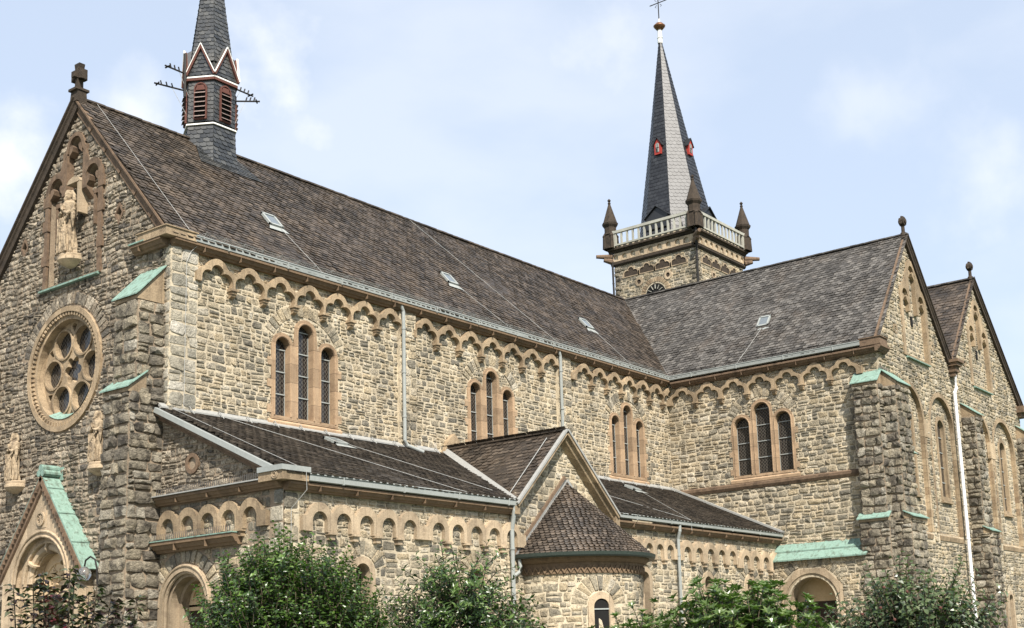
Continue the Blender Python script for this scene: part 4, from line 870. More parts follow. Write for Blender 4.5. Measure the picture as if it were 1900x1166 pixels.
# ---- apse with cone roof
AX = 10.48; AR = 2.08; EZ2 = 4.46
def apse():
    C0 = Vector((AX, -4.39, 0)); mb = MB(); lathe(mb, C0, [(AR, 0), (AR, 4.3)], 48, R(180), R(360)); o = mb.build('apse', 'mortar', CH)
    class Cyl:
        def __init__(s): pass
        def __call__(s, u, v, n=0):
            a = math.pi+u/AR; return C0+Vector((math.cos(a)*(AR+n), math.sin(a)*(AR+n), v))
    cf = Cyl(); mb = MB(); LL = math.pi*AR
    win = []
    for ang in (60, 128): win.append(R(ang)*AR)
    hs = [archpoly(c, .38, 2.0, 3.42) for c in win]+[ring(c, 3.12, .38, .86, 0, 180) for c in win]
    stones(mb, cf, [(0, 0), (LL, 0), (LL, 3.98), (0, 3.98)], hs, h=.2, wd=(.22, .5), rel=(.01, .03), seed=12)
    for c in win: voussoirs(mb, cf, c, 3.10, .40, .84, 3, 177, 11)
    mb.build('rubble_stonework', 'stone', o)
    for c in win:
        mb = MB(); plate(mb, cf, archpoly(c, .38, 2.0, 3.46), [archpoly(c, .22, 2.1, 3.28)], -.3, .05); w_ = mb.build('arched_window', 'sandpale', o)
        mb = MB(); P = archpoly(c, .23, 2.05, 3.29); mb.add([cf(a, b, .01) for a, b in P], [tuple(range(len(P)))]); mb.build('glass_pane', 'darkhole', w_)
        mb = MB(); bar(mb, cf(c-.25, 3.0, .03), cf(c+.25, 3.0, .03), .03, .035); mb.build('window_bar', 'zinc', w_)
    mb = MB(); lathe(mb, C0, [(AR, 3.97), (AR+.05, 3.97), (AR+.05, 4.26), (AR+.1, 4.27), (AR+.2, 4.35), (AR+.22, 4.42), (AR, 4.43)], 48, R(180), R(360))
    n = 38
    for band in (0, 1):
        for i in range(n):
            a0 = math.pi*(1+i/n); a1 = math.pi*(1+(i+.5)/n); a2 = math.pi*(1+(i+1)/n); r_ = AR+.09-band*.035; z0 = 4.0+band*.09; z1 = 4.14+band*.09
            for b0, b1, q0, q1 in ((a0, a1, z0, z1), (a1, a2, z1, z0)):
                V = []
                for rr in (AR+.045, r_):
                    for (aa, zz) in ((b0, q0-.03), (b1, q1-.03), (b1, q1+.045), (b0, q0+.045)): V.append(C0+Vector((math.cos(aa)*rr, math.sin(aa)*rr, zz)))
                mb.add(V, BOXF)
    mb.build('zigzag_frieze', 'cornice', o)
    mb = MB(); lathe(mb, C0, [(AR+.2, 4.43), (AR+.36, 4.40), (AR+.40, 4.44), (AR+.42, 4.53), (AR+.36, 4.53), (AR+.2, 4.47)], 48, R(178), R(362)); mb.build('gutter', 'greenpipe', o)
    # slated half cone
    mb = MB(); re = AR+.33; zb = 4.5; zt = 6.72; row = 0; nrow = 29; N0 = 34
    lathe(mb, C0, [(re-.01, zb-.01), (.01, zt-.01)], 48, R(180), R(360), r=.1)
    for k in range(nrow):
        t0 = k/nrow; t1 = min(1, (k+1.15)/nrow); r0 = re*(1-t0); r1 = re*(1-t1); z0 = zb+(zt-zb)*t0; z1 = zb+(zt-zb)*t1; n = max(3, int(math.pi*r0/.15))
        for i in range(-1, n+1):
            a0 = math.pi*(1+(i+(.5 if k % 2 else 0)+.03)/n); a1 = a0+math.pi*.94/n; a0 = max(math.pi, a0); a1 = min(2*math.pi, a1)
            if a1-a0 < .01: continue
            t = random.uniform(.014, .04); am = (a1-a0)*.25
            Q = [(a0, r1, z1, 0), (a0, r0-.05*re/zt, z0+.04, t), (a0+am, r0, z0, t), (a1-am, r0, z0, t), (a1, r0-.05*re/zt, z0+.04, t), (a1, r1, z1, 0)]
            V = [C0+Vector((math.cos(a)*(q+e*.7), math.sin(a)*(q+e*.7), z+e*.7)) for a, q, z, e in Q]+[C0+Vector((math.cos(a)*q, math.sin(a)*q, z)) for a, q, z, e in Q[1:5]]
            mb.add(V, [(0, 1, 2, 3, 4, 5), (1, 6, 7, 2), (2, 7, 8, 3), (3, 8, 9, 4)], random.random())
    mb.build('cone_roof', 'tile', o)
    mb = MB(); 
    for sg in (-1, 1): bar(mb, C0+Vector((sg*(re+.02), -.03, zb)), C0+Vector((sg*.02, -.03, zt+.05)), .05, .14, upv=(sg*(zt-zb), 0, re))
    mb.build('wall_flashing', 'lead', o)
    mb = MB(); 
    for sg in (-1,): bar(mb, C0+Vector((sg*(re+.12), -.02, zb+.02)), C0+Vector((sg*.06, -.02, zt+.14)), .07, .14, upv=(sg*(zt-zb), 0, re))
    mb.build('stone_weathering', 'sanddark', o)
    pipe([AS(AX-AR-.3, 4.4, .1), AS(AX-AR-.28, 4.2, .12), AS(AX-AR-.36, 4.05, .13), AS(7.84, 3.95, .13)], o, rad=.05)
apse()

# ---- transept west wall
hT, oT = triple_window(TW, 4.1, CH, relief=1.62, z0=8.33, zm=11.02, zs=10.55, s=.875, hw=.315, hm=.335)
fT = trefoil_frieze(TW, .73, 1.143, 7, 12.0, .02, 8.3, CH, n1=.15)
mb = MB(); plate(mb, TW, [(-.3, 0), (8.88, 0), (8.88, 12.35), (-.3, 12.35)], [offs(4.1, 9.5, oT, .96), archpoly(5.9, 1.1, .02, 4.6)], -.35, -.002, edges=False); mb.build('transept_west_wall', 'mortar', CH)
mb = MB(); stones(mb, TW, [(0, 8.05), (8.85, 8.05), (8.85, 12.3), (0, 12.3)], hT+[fT], h=.19, wd=(.2, .5), seed=21, rel=(.012, .045), j=.015); mb.build('rubble_stonework', 'stone', CH)
mb = MB(); stones(mb, TW, [(0, 5.4), (8.85, 5.4), (8.85, 7.8), (0, 7.8)], (), h=.17, wd=(.2, .55), seed=22, rel=(.012, .05), j=.015); mb.build('rubble_stonework', 'stone', CH)
mb = MB(); sweep(mb, TW, [(0, 7.8), (.05, 7.8), (.1, 7.9), (.1, 8.0), (.04, 8.05), (0, 8.05)], .0, 7.95); mb.build('string_course', 'sanddark', CH)
cornice(TW, .28, 9.0, 12.16, CH, n=.02, mt='sanddark'); gutter(TW, .28, 8.35, 12.62, CH, n=.15, w_=.15, h=.17)
mb = MB(); box(mb, TW, 8.35, 9.12, 12.40, 12.66, -.4, .30); box(mb, TW, 8.32, 9.16, 12.661, 12.69, -.4, .33); mb.build('kneeler_block', 'sanddark', CH)
mb = MB(); sweep(mb, TS, [(a*1.0+.02, 12.16+b) for a, b in CORN], TX-.3, TX+.55); mb.build('cornice', 'sanddark', CH)
# porch block with copper roof and arched doorway
PW = Fr((TX-.5, 0, 0), (0, -1, 0), (-1, 0, 0))
octo = [(4.7, 0), (7.1, 0), (7.1, 3.95), (6.45, 4.58), (5.35, 4.58), (4.7, 3.95)]
opn = archpoly(5.9, .9, 0, 4.27, 20)
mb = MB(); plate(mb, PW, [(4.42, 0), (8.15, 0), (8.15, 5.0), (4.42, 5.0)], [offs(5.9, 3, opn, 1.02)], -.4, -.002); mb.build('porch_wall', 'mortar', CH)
mb = MB(); stones(mb, PW, [(4.42, 0), (8.15, 0), (8.15, 4.98), (4.42, 4.98)], [octo, ring(5.9, 3.4, 1.2, 1.6, 40, 140)], h=.2, wd=(.2, .48), seed=25, rel=(.015, .045)); voussoirs(mb, PW, 5.9, 3.4, 1.32, 1.62, 25, 155, 17); mb.build('rubble_stonework', 'stone', CH)
mb = MB(); plate(mb, PW, octo, [archpoly(5.9, 1.06, 0, 4.43, 20)], -.1, .04); plate(mb, PW, archpoly(5.9, 1.07, 0, 4.44, 20), [opn], -.5, -.06); tube(mb, [PW(5.9+1.02*math.cos(R(t)), 3.37+1.02*math.sin(R(t)), -.03) for t in range(0, 181, 9)], .04, 8)
pp = mb.build('south_portal', 'sandpale', CH)
mb = MB(); box(mb, PW, 4.9, 6.9, 3.45, 3.7, -.9, -.86); plate(mb, PW, arc(5.9, 3.6, 1.0, 0, 180, 14), (), -.9, -.84); lathe(mb, PW(5.9, 0, -.86), [(.95, 3.0), (.95, 4.4)], 20, R(90), R(270)) if 0 else None; mb.build('tympanum', 'plaster', pp)
mb = MB(); box(mb, PW, 4.9, 6.9, 0, 3.449, -.95, -.87); mb.build('door', 'wood', pp)
mb = MB(); plate(mb, PW, [(5.0, 2.75), (6.8, 2.75), (6.8, 3.0), (5.9, 3.2), (5.0, 3.0)], (), -.8, -.7) if 0 else None
for (a0, z0, a1, z1, e) in ((.0, 5.58, .28, 5.30, 0), (.30, 5.24, .66, 4.96, .03)):
    V = [TW(4.40-e, z0, a0), TW(8.1+e, z0, a0), TW(8.1+e, z1, a1), TW(4.40-e, z1, a1)]; mb.add([v+Vector((0, 0, -.05)) for v in V]+V, BOXF)
    for u in (5.1, 6.35, 7.5): bar(mb, TW(u+e*8, z0+.01, a0), TW(u+e*8, z1+.01, a1), .02, .02)
mb.add([TW(8.1, 5.15, .28), TW(8.1, 5.15, .66), TW(8.1, 5.3, .3), TW(8.1, 5.3, .28)], [(0, 1, 2, 3)])
mb.build('porch_copper_roof', 'copper', CH)
mb = MB(); V = [TW(u, z, n_) for n_, z in ((.0, 5.5), (.28, 5.24), (.6, 4.92), (.0, 4.92)) for u in (4.43, 8.1)]; mb.add([V[i] for i in (0, 2, 4, 6, 1, 3, 5, 7)], BOXF); mb.build('porch_roof_core', 'sanddark', CH)
# corner buttresses
buttress(TW, 8.0, 8.93, [(0, 6.1, .50, 0, .08), (6.0, 10.95, .38, 0, 0)], CH)
cap(TW, 7.98, 8.92, 11.06, 11.5, 0, .42, CH); cap(TW, 7.92, 9.0, 6.16, 6.36, .36, .58, CH)
buttress(TS, 23.6, 24.75, [(0, 6.1, .75, 0, .08), (6.0, 10.9, .55, 0, 0)], CH)
cap(TS, 23.62, 24.78, 11.0, 11.55, 0, .6, CH); cap(TS, 23.5, 24.9, 6.16, 6.36, .5, .82, CH)
mb = MB(); mb.add([TS(24.6, 8.55, .6), TS(25.15, 8.55, .6), TS(25.15, 8.55, 0), TS(24.6, 8.55, 0), TS(24.75, 9.05, .1)], [(0, 1, 4), (1, 2, 4), (0, 4, 3), (2, 3, 4), (0, 1, 2, 3)]); mb.build('small_copper_cap', 'copper', CH)

# ---- transept south gables
VX = 31.14; RX2 = 40.2
outer = [(TX, 0), (RX2, 0), (RX2, 12.3), (GX2, RZ-.15), (VX, 12.75), (GX1, RZ-.15), (TX, 12.3)]
ba = [(26.25, 1.27), (29.6, 1.27), (34.0, 1.4), (37.3, 1.4)]
recess = [archpoly(c, q, 5.9, 11.38, 20) for c, q in ba]
pans = []
for gc in (27.55, 35.1):
    pans.append([(gc-1.15, 12.6), (gc+1.15, 12.6), (gc+1.15, 14.9)]+arc(gc+.82, 14.95, .3, 0, 170, 6)[1:]+[(gc+.42, 15.3), (gc+.42, 15.9)]+arc(gc, 16.05, .28, 10, 170, 6)+[(gc-.42, 15.9), (gc-.42, 15.3)]+arc(gc-.82, 14.95, .3, 10, 180, 6))
lowin = [(28.2, 3.5), (29.0, 3.5), (35.35, 3.75), (36.2, 3.75)]
lw = [archpoly(c, .26, 1.6, z) for c, z in lowin]
mb = MB(); plate(mb, TS, outer, [archpoly(c, q+.02, 5.88, 11.40, 20) for c, q in ba]+[offs(gc, 14.6, p_, 1.02) for gc, p_ in zip((27.55, 35.1), pans)]+[archpoly(c, .30, 1.55, z+.04) for c, z in lowin], -.16, -.002, edges=False)
ww = [(c+.15, .36) for c, q in ba]; wH = [archpoly(c, q, 7.42, 10.5) for c, q in ww]
for (c, q), rc, wh_ in zip(ba, recess, wH): plate(mb, TS, archpoly(c, q+.03, 5.85, 11.43, 20), [offs(c+.15, 9, wh_, 1.03)], -.4, -.15, edges=False)
for gc, p_ in zip((27.55, 35.1), pans): plate(mb, TS, offs(gc, 14.6, p_, 1.05), (), -.16, -.13, sides=False)
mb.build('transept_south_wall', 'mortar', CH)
mb = MB()
bands = [[(a, 5.62), (b, 5.62), (b, 5.9), (a, 5.9)] for a, b in ((24.95, 27.52), (28.3, 30.9), (32.6, 35.4), (35.9, 38.7))]
vo = [archpoly(c, q+.17, 5.6, 11.55, 20) for c, q in ba]
fr_p = [offs(gc, 14.6, p_, 1.12) for gc, p_ in zip((27.55, 35.1), pans)]
stones(mb, TS, outer, vo+fr_p+[offs(c, 2.6, l, 1.35) for (c, z), l in zip(lowin, lw)]+bands, h=.17, wd=(.18, .45), seed=31, rel=(.012, .045))
mb.build('rubble_stonework', 'stone', CH)
for (c, q), rc, wh_, (wc_, wq) in zip(ba, recess, wH, ww): mb = MB(); stones(mb, TS, rc, [archpoly(wc_, wq+.16, 7.2, 10.66)], h=.18, wd=(.18, .42), n=-.15, seed=32); mb.build('rubble_stonework', 'stone', CH)
for p_ in pans: mb = MB(); stones(mb, TS, p_, (), h=.18, wd=(.18, .42), n=-.13, seed=33); mb.build('rubble_stonework', 'stone', CH)
for c, q in ba:
    mb = MB(); P = ring(c, 11.38-q, q, q+.17, 0, 180, 20); plate(mb, TS, P, (), -.15, .03)
    for sg in (-1, 1):
        a, b = sorted((c+sg*q, c+sg*(q+.17))); z = 5.92; k = 0
        while z < 11.38-q-.05:
            zz = min(11.38-q, z+.28); ww_ = .17 if k % 2 else .27; a, b = sorted((c+sg*q, c+sg*(q+ww_))); box(mb, TS, a, b, z+.005, zz-.005, -.15, .02, random.random()); z = zz; k += 1
    mb.build('blind_arch', 'sand', CH)
for c in (27.93, 35.65): mb = MB(); box(mb, TS, c-.36, c+.36, 9.55, 10.25, -.1, .04, .9); mb.build('impost_block', 'sand', CH)
for a, b in ((24.95, 27.52), (28.3, 30.9), (32.6, 35.4), (35.9, 38.7)): mb = MB(); sweep(mb, TS, [(-.15, 5.62), (.03, 5.64), (.06, 5.8), (-.15, 5.95)], a, b); mb.build('string_course', 'sand', CH)
for (c, q), wh_ in zip(ww, wH):
    mb = MB(); plate(mb, TS, archpoly(c, q+.15, 7.28, 10.65), [wh_], -.30, -.11); sweep(mb, TS, [(-.15, 7.15), (-.03, 7.17), (-.03, 7.25), (-.13, 7.279)], c-.52, c+.52); o = mb.build('lancet_window', 'sand', CH)
    mb = MB(); plate(mb, TS, offs(c, 9, wh_, 1.01), (), -.30, -.27); mb.build('glass_pane', 'glass', o)
    mb = MB(); z = 8.0
    while z < 10.2: box(mb, TS, c-q, c+q, z, z+.035, -.268, -.24); z += .6
    mb.build('glazing_bar', 'zinc', o)
for (c, z), l in zip(lowin, lw):
    mb = MB(); plate(mb, TS, archpoly(c, .4, 1.5, z+.14), [l], -.35, .03 if c not in (29.0, 36.2) else .033); o = mb.build('arched_window', 'sandpale', CH)
    mb = MB(); plate(mb, TS, l, (), -.36, -.34); mb.build('glass_pane', 'darkhole', o)
mb = MB()
for gc, p_ in zip((27.55, 35.1), pans):
    mb = MB(); o2 = [(gc-1.38, 12.55), (gc+1.38, 12.55), (gc+1.38, 15.0)]+arc(gc+.82, 14.95, .56, 5, 80, 6)+arc(gc, 16.05, .5, 10, 170, 8)+arc(gc-.82, 14.95, .56, 100, 175, 6)
    plate(mb, TS, o2, [p_], -.14, .05)
    for sg in (-1, 1): box(mb, TS, gc+sg*.42-.09, gc+sg*.42+.09, 14.4, 15.95, -.13, .04)
    for dx, zz in ((-.82, 14.95), (0, 16.05), (.82, 14.95)):
        for sg in (-1, 1): plate(mb, TS, [(gc+dx+sg*.3, zz-.25), (gc+dx+sg*.15, zz-.12), (gc+dx+sg*.1, zz), (gc+dx+sg*.18, zz+.06), (gc+dx+sg*.3, zz+.03)], (), -.13, .04)
    for dx in (-1.9, 1.9): plate(mb, TS, circ(gc+dx-.15, 13.4, .2, 12), [circ(gc+dx-.15, 13.4, .11, 12)], -.05, .03)
    sb = mb.build('stepped_blind_window', 'sand', CH)
    mb = MB(); plate(mb, TS, [(gc-.08, 13.9), (gc+.08, 13.9), (gc+.08, 14.3), (gc-.08, 14.3)], (), -.12, -.075); mb.build('slit_opening', 'darkhole', sb)
    for dx in (-1.9, 1.9): mb = MB(); plate(mb, TS, circ(gc+dx-.15, 13.4, .12, 12), (), -.03, -.0); mb.build('round_opening', 'darkhole', sb)
for gc in (27.55, 35.1): mb = MB(); mb.add([TS(gc-1.15, 12.5, .12), TS(gc+1.15, 12.5, .12), TS(gc+1.15, 12.66, -.13), TS(gc-1.15, 12.66, -.13), TS(gc-1.15, 12.46, .12), TS(gc+1.15, 12.46, .12), TS(gc+1.15, 12.46, -.13), TS(gc-1.15, 12.46, -.13)], BOXF); mb.build('copper_sill', 'copper', CH)
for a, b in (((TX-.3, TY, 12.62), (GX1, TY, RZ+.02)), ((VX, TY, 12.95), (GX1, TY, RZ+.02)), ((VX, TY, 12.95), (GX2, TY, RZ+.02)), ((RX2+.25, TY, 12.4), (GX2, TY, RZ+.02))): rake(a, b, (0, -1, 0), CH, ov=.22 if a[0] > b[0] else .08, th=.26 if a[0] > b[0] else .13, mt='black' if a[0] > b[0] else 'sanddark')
mb = MB(); box(mb, TS, RX2-.5, RX2+.3, 12.15, 12.45, -.3, .35); box(mb, TS, RX2-.4, RX2+.2, 11.95, 12.149, -.3, .2); mb.build('kneeler_block', 'sanddark', CH)
for a in (32.0, 39.3):
    buttress(TS, a, a+.85, [(0, 6.1, .75, 0, .08), (6.0, 10.9, .55, 0, 0)], CH); cap(TS, a, a+.85, 11.0, 11.5, 0, .6, CH); cap(TS, a-.1, a+.95, 6.16, 6.36, .5, .82, CH)
# stone hopper and white pipe in the valley
mb = MB(); 
for z0, z1, a, b in ((13.0, 13.12, .36, .5), (12.86, 12.999, .3, .42), (12.62, 12.859, .22, .32), (12.45, 12.619, .17, .26)): box(mb, TS, VX-a, VX+a, z0, z1, -.0, b)
mb.build('hopper_head', 'sanddark', CH)
pipe([TS(VX, 12.5, .2), TS(VX, 11.95, .2), TS(VX-.25, 11.75, .2), TS(VX-.25, 0, .2)], CH, rad=.07, mt='whitepipe')

# ---- transept roofs
ST = Vector((GX1-(TX-.28), 0, RZ-12.52)); lt = ST.length; STn = ST.normalized(); NT = Vector((-STn.z, 0, STn.x))
mb = MB(); o_y = TY-.2
P = [(0, 0), (-o_y-.28, 0), (RY-o_y, lt), (0, lt)]
tiles(mb, (TX-.28, o_y, 12.52), (0, 1, 0), ST, P); tr = mb.build('transept_roof', 'tilegrey', CH)
mb = MB(); snowguard(mb, (TX-.28, 0, 12.52), Vector((0, -1, 0)), STn, NT, .5, 8.3); mb.build('snow_guard', 'iron', tr)
skylight(Vector((TX-.28, -3.84, 12.52))+STn*2.2, Vector((0, -1, 0)), STn, NT, parent=tr, w_=.5, h=.6)
mb = Wires(); wire(mb, [Vector((TX-.28, -3.84, 12.52))+STn*2.0+NT*.06, Vector((TX-.28, -3.6, 12.52))+STn*1.1+NT*.06, Vector((TX-.28, -3.3, 12.52))+STn*.1+NT*.06]); mb.build('lightning_wire', 'wire', tr)
mb = MB(); y = o_y
while y < 4: bar(mb, (GX1, y, RZ+.02), (GX1, y+.28, RZ+.02+random.uniform(-.01, .01)), .2, .05, r=random.random()); y += .3
mb.build('ridge_tiles', 'tilegrey', tr); mb = MB()
y = o_y
while y < 4: bar(mb, (GX2, y, RZ+.0), (GX2, y+.28, RZ+.0+random.uniform(-.01, .01)), .2, .05, r=random.random()); y += .3
mb.build('ridge_tiles', 'tilegrey', tr)
mb = MB(); mb.add([(GX1, o_y, RZ), (GX1, RY, RZ), (VX, RY, 12.9), (VX, o_y, 12.9)], [(0, 1, 2, 3)]); mb.build('east_roof_slope', 'tilegrey', CH)
S2 = Vector((GX2-VX, 0, RZ-.02-12.9)); mb = MB(); tiles(mb, (VX, o_y, 12.9), (0, 1, 0), S2, [(0, 0), (13.2, 0), (13.2, S2.length), (0, S2.length)], tw=.24, ex=.19); mb.build('second_transept_roof', 'tile', CH)
mb = MB(); mb.add([(GX2, o_y, RZ), (GX2, RY, RZ), (RX2+.2, RY, 12.4), (RX2+.2, o_y, 12.4)], [(0, 1, 2, 3)]); mb.add([(RX2, TY, 0), (RX2, TY, 12.4), (RX2, RY, 12.4), (RX2, RY, 0)], [(0, 1, 2, 3)]); mb.build('transept_east_wall', 'mortar', CH)
mb = MB(); mb.add([(0, 8.4, 0), (42, 8.4, 0), (42, 8.4, 12.5), (0, 8.4, 12.5)], [(0, 1, 2, 3)]); mb.add([(42, 0, 0), (42, 8.4, 0), (42, 8.4, 12.5), (42, RY, RZ), (42, 0, 12.5)], [(0, 1, 2, 3, 4)]); mb.build('north_wall', 'mortar', CH)
mb = MB()
for p, s in ((Vector((0, 0, 0)), 1),): 
    bar(mb, Vector((TX-.28, -.28, 12.55)), Vector((GX1, RY, RZ+.02)), .05, .02)
mb.build('valley_flashing', 'tilegrey', CH)
for gx in (GX1, GX2):   # round finials
    mb = MB(); p = Vector((gx, TY-.02, RZ)); lathe(mb, p, [(.14, -.05), (.12, .08), (.075, .12), (.07, .36), (.09, .38), (.05, .4)], 8)
    tube(mb, [p+Vector((0, .1, .55)), p+Vector((0, -.1, .55))], .17, 16)
    for s in (-1, 1): tube(mb, [p+Vector((0, s*.1, .55)), p+Vector((0, s*.14, .55))], .09, 12)
    for k in range(3): a = R(90+k*120-120); tube(mb, [p+Vector((math.cos(a)*.17, -.05, .55+math.sin(a)*.17)), p+Vector((math.cos(a)*.21, .05, .55+math.sin(a)*.21))], .045, 6)
    mb.build('gable_finial', 'black', CH)

# ---- ridge turret
def slate_face(mb, A, B, Ct, D, ex=.12, tw=.17):
    """shingle a quad A,B (bottom) Ct,D (top, D above A)"""
    A, B, Ct, D = map(Vector, (A, B, Ct, D)); H = max((D-A).length, (Ct-B).length); n = max(1, int(H/ex)); N = (B-A).cross(D-A).normalized()
    mb.add([A, B, Ct, D], [(0, 1, 2, 3)], .2)
    for k in range(n):
        t0 = k/n; t1 = min(1, (k+1.05)/n); a0 = A.lerp(D, t0); b0 = B.lerp(Ct, t0); a1 = A.lerp(D, t1); b1 = B.lerp(Ct, t1); m = max(1, int((b0-a0).length/tw)); of = .5 if k % 2 else 0
        for i in range(-1 if of else 0, m):
            s0 = max(0, (i+of+.02)/m); s1 = min(1, (i+of+.98)/m)
            if s1-s0 < .02: continue
            t = random.uniform(.012, .024); P0, P1, P2, P3 = a0.lerp(b0, s0), a0.lerp(b0, s1), a1.lerp(b1, s1), a1.lerp(b1, s0)
            c0 = P0.lerp(P3, .3); cc = P0.lerp(P1, .35)
            V = [P3, c0+N*t*.8, cc+N*t, P1+N*t, P2, P0.lerp(P3, .3), cc, P1]
            mb.add(V, [(0, 1, 2, 3, 4), (1, 5, 6, 2), (2, 6, 7, 3)], random.random())
def turret():
    c = Vector((4.4, 4.2, 0)); Rr = .80; ang = [R(60*k+180) for k in range(6)]
    def v(k, q, z): a = ang[k % 6]; return c+Vector((math.cos(a)*q, math.sin(a)*q, z))
    body = MB()
    for k in range(6):
        for z0, z1, q0, q1 in ((16.3, 17.2, 1.0, .84), (17.2, 17.9, .84, .8), (18.02, 19.45, .8, .8), (19.5, 19.75, .84, .84)): slate_face(body, v(k, q0, z0), v(k+1, q0, z0), v(k+1, q1, z1), v(k, q1, z1))
    o = body.build('ridge_turret', 'turretslate', CH)
    for z, q, h in ((17.93, .83, .045), (19.44, .85, .045)):
        mb = MB()
        for k in range(6): bar(mb, v(k, q, z), v(k+1, q, z), .05, h)
        mb.build('white_ledge', 'white', o)
    mb = MB(); 
    for k in range(6): bar(mb, v(k, .85, 19.37), v(k+1, .85, 19.37), .05, .07)
    for k in range(6):
        A_, B_ = v(k, .88, 19.5), v(k+1, .88, 19.5); ap = (A_+B_)/2+Vector((0, 0, .95)); bar(mb, A_, ap, .09, .07, upv=(ap-c)*1); bar(mb, B_, ap, .09, .07)
    mb.build('red_verge_board', 'rust', o)
    mb = MB()
    for k in range(6):
        A_, B_ = v(k, .92, 19.54), v(k+1, .92, 19.54); ap = (A_+B_)/2+Vector((0, 0, .98)); bar(mb, A_, ap, .05, .02); bar(mb, B_, ap, .05, .02)
    mb.build('white_verge', 'white', o)
    # gablets and spire
    mb = MB(); apex = c+Vector((0, 0, 26.5)); 
    for k in range(6):
        A_, B_ = v(k, .84, 19.5), v(k+1, .84, 19.5); m_ = (A_+B_)/2; ap = m_+Vector((0, 0, .95))
        mb.add([A_, B_, ap], [(0, 1, 2)], .4)
        slate_face(mb, A_+(m_-A_)*.1, B_+(m_-B_)*.1, B_.lerp(ap, .8), A_.lerp(ap, .8), ex=.13)
        inn = c+Vector((0, 0, 0)); back = (m_-c)*.45+c; back.z = 20.75
        for (P_, Q_) in ((A_, ap), (B_, ap)):
            vb = c+(P_-c)*.72; vb.z = 20.3
            mb.add([P_, Q_, back, vb], [(0, 1, 2, 3)], random.random())
    q0 = .74
    for k in range(6):
        a_, b_ = v(k, .80, 19.9), v(k+1, .80, 19.9)
        n_ = 26
        slate_face(mb, v(k, .72, 20.0), v(k+1, .72, 20.0), v(k+1, .40, 22.3), v(k, .40, 22.3), ex=.13, tw=.15)
        slate_face(mb, v(k, .40, 22.3), v(k+1, .40, 22.3), v(k+1, .03, 26.2), v(k, .03, 26.2), ex=.15, tw=.14)
    for k in range(6): slate_face(mb, v(k, .86, 19.52), v(k+1, .86, 19.52), v(k+1, .7, 20.0), v(k, .7, 20.0)) if 0 else None
    mb.build('turret_spire', 'turretslate', o)
    for k in range(6):   # louvred openings
        A_, B_ = v(k, .802, 18.02), v(k+1, .802, 18.02); U_ = (B_-A_).normalized(); N_ = Vector((U_.y, -U_.x, 0)); N_ = N_ if N_.dot((A_+B_)/2-c) > 0 else -N_; m_ = (A_+B_)/2
        f_ = Fr((m_.x, m_.y, 0), U_, N_); mb = MB(); plate(mb, f_, archpoly(0, .17, 18.12, 19.22, 8), (), .0, .03); lo_ = mb.build('louvre_opening', 'darkhole', o)
        mb = MB(); plate(mb, f_, archpoly(0, .2, 18.08, 19.26, 8), [archpoly(0, .165, 18.12, 19.22, 8)], .0, .07); plate(mb, f_, [(-.16, 19.02), (.16, 19.02), (.1, 19.18), (-.1, 19.18)], (), .03, .06)
        mb.build('louvre_frame', 'rust', lo_); mb = MB()
        for i in range(6): z = 18.2+i*.15; mb.add([f_(-.165, z, .035), f_(.165, z, .035), f_(.165, z-.06, .13), f_(-.165, z-.06, .13)]+[f_(-.165, z+.015, .035), f_(.165, z+.015, .035), f_(.165, z-.045, .13), f_(-.165, z-.045, .13)], BOXF)
        mb.build('louvre_slats', 'slat', lo_)
    for (k, z, ln) in ((0, 19.75, .95), (0.15, 19.25, 1.25), (2, 19.75, 0), (3, 19.75, 1.0), (3.0, 19.25, 0)): pass
    for az_, z, ln in ((180, 19.55, .75), (165, 19.12, .85), (0, 19.75, .75), (-48, 19.0, .6)):
        a = R(az_); d_ = Vector((math.cos(a), math.sin(a), .0)); p = c+d_*.7+Vector((0, 0, z)); mb = MB()
        tube(mb, [p, p+d_*(ln+.2)], .026, 8)
        for t in (.45, .65, .85): tube(mb, [p+d_*(ln*t+.1)+Vector((0, 0, 0)), p+d_*(ln*t+.14)+Vector((0, 0, .13))], .022, 6)
        tube(mb, [p+d_*(ln+.1)+Vector((-.12*d_.y, .12*d_.x, 0)), p+d_*(ln+.1)-Vector((-.12*d_.y, .12*d_.x, 0))], .025, 6)
        mb.build('horn_arm', 'iron', o); mb = MB(); tube(mb, [p+d_*ln*.6, c+d_*.75+Vector((0, 0, z-.75))], .008, 4); mb.build('arm_stay', 'wire', o)
    mb = MB(); tube(mb, [v(0, .95, 20.2), v(0, .93, 18.8)], .045, 6); mb.build('cable_post', 'iron', o); mb = MB(); tube(mb, [v(3, .9, 19.3), v(3, .9, 20.2)], .015, 6); mb.build('cable_post', 'iron', o)
    # slated skirt over the ridge
    mb = MB()
    for k in (0, 1, 2, 5):
        a, b = v(k, 1.0, 16.4), v(k+1, 1.0, 16.4)
    Sx = [Vector((x, -.30, 12.52))+S_*s+Nn*.05 for x, s in ((3.3, 5.2), (5.6, 5.2), (5.1, 6.5), (3.75, 6.5))]
    slate_face(mb, Sx[0], Sx[1], Sx[2], Sx[3]); mb.build('slate_skirt', 'turretslate', o)
turret()

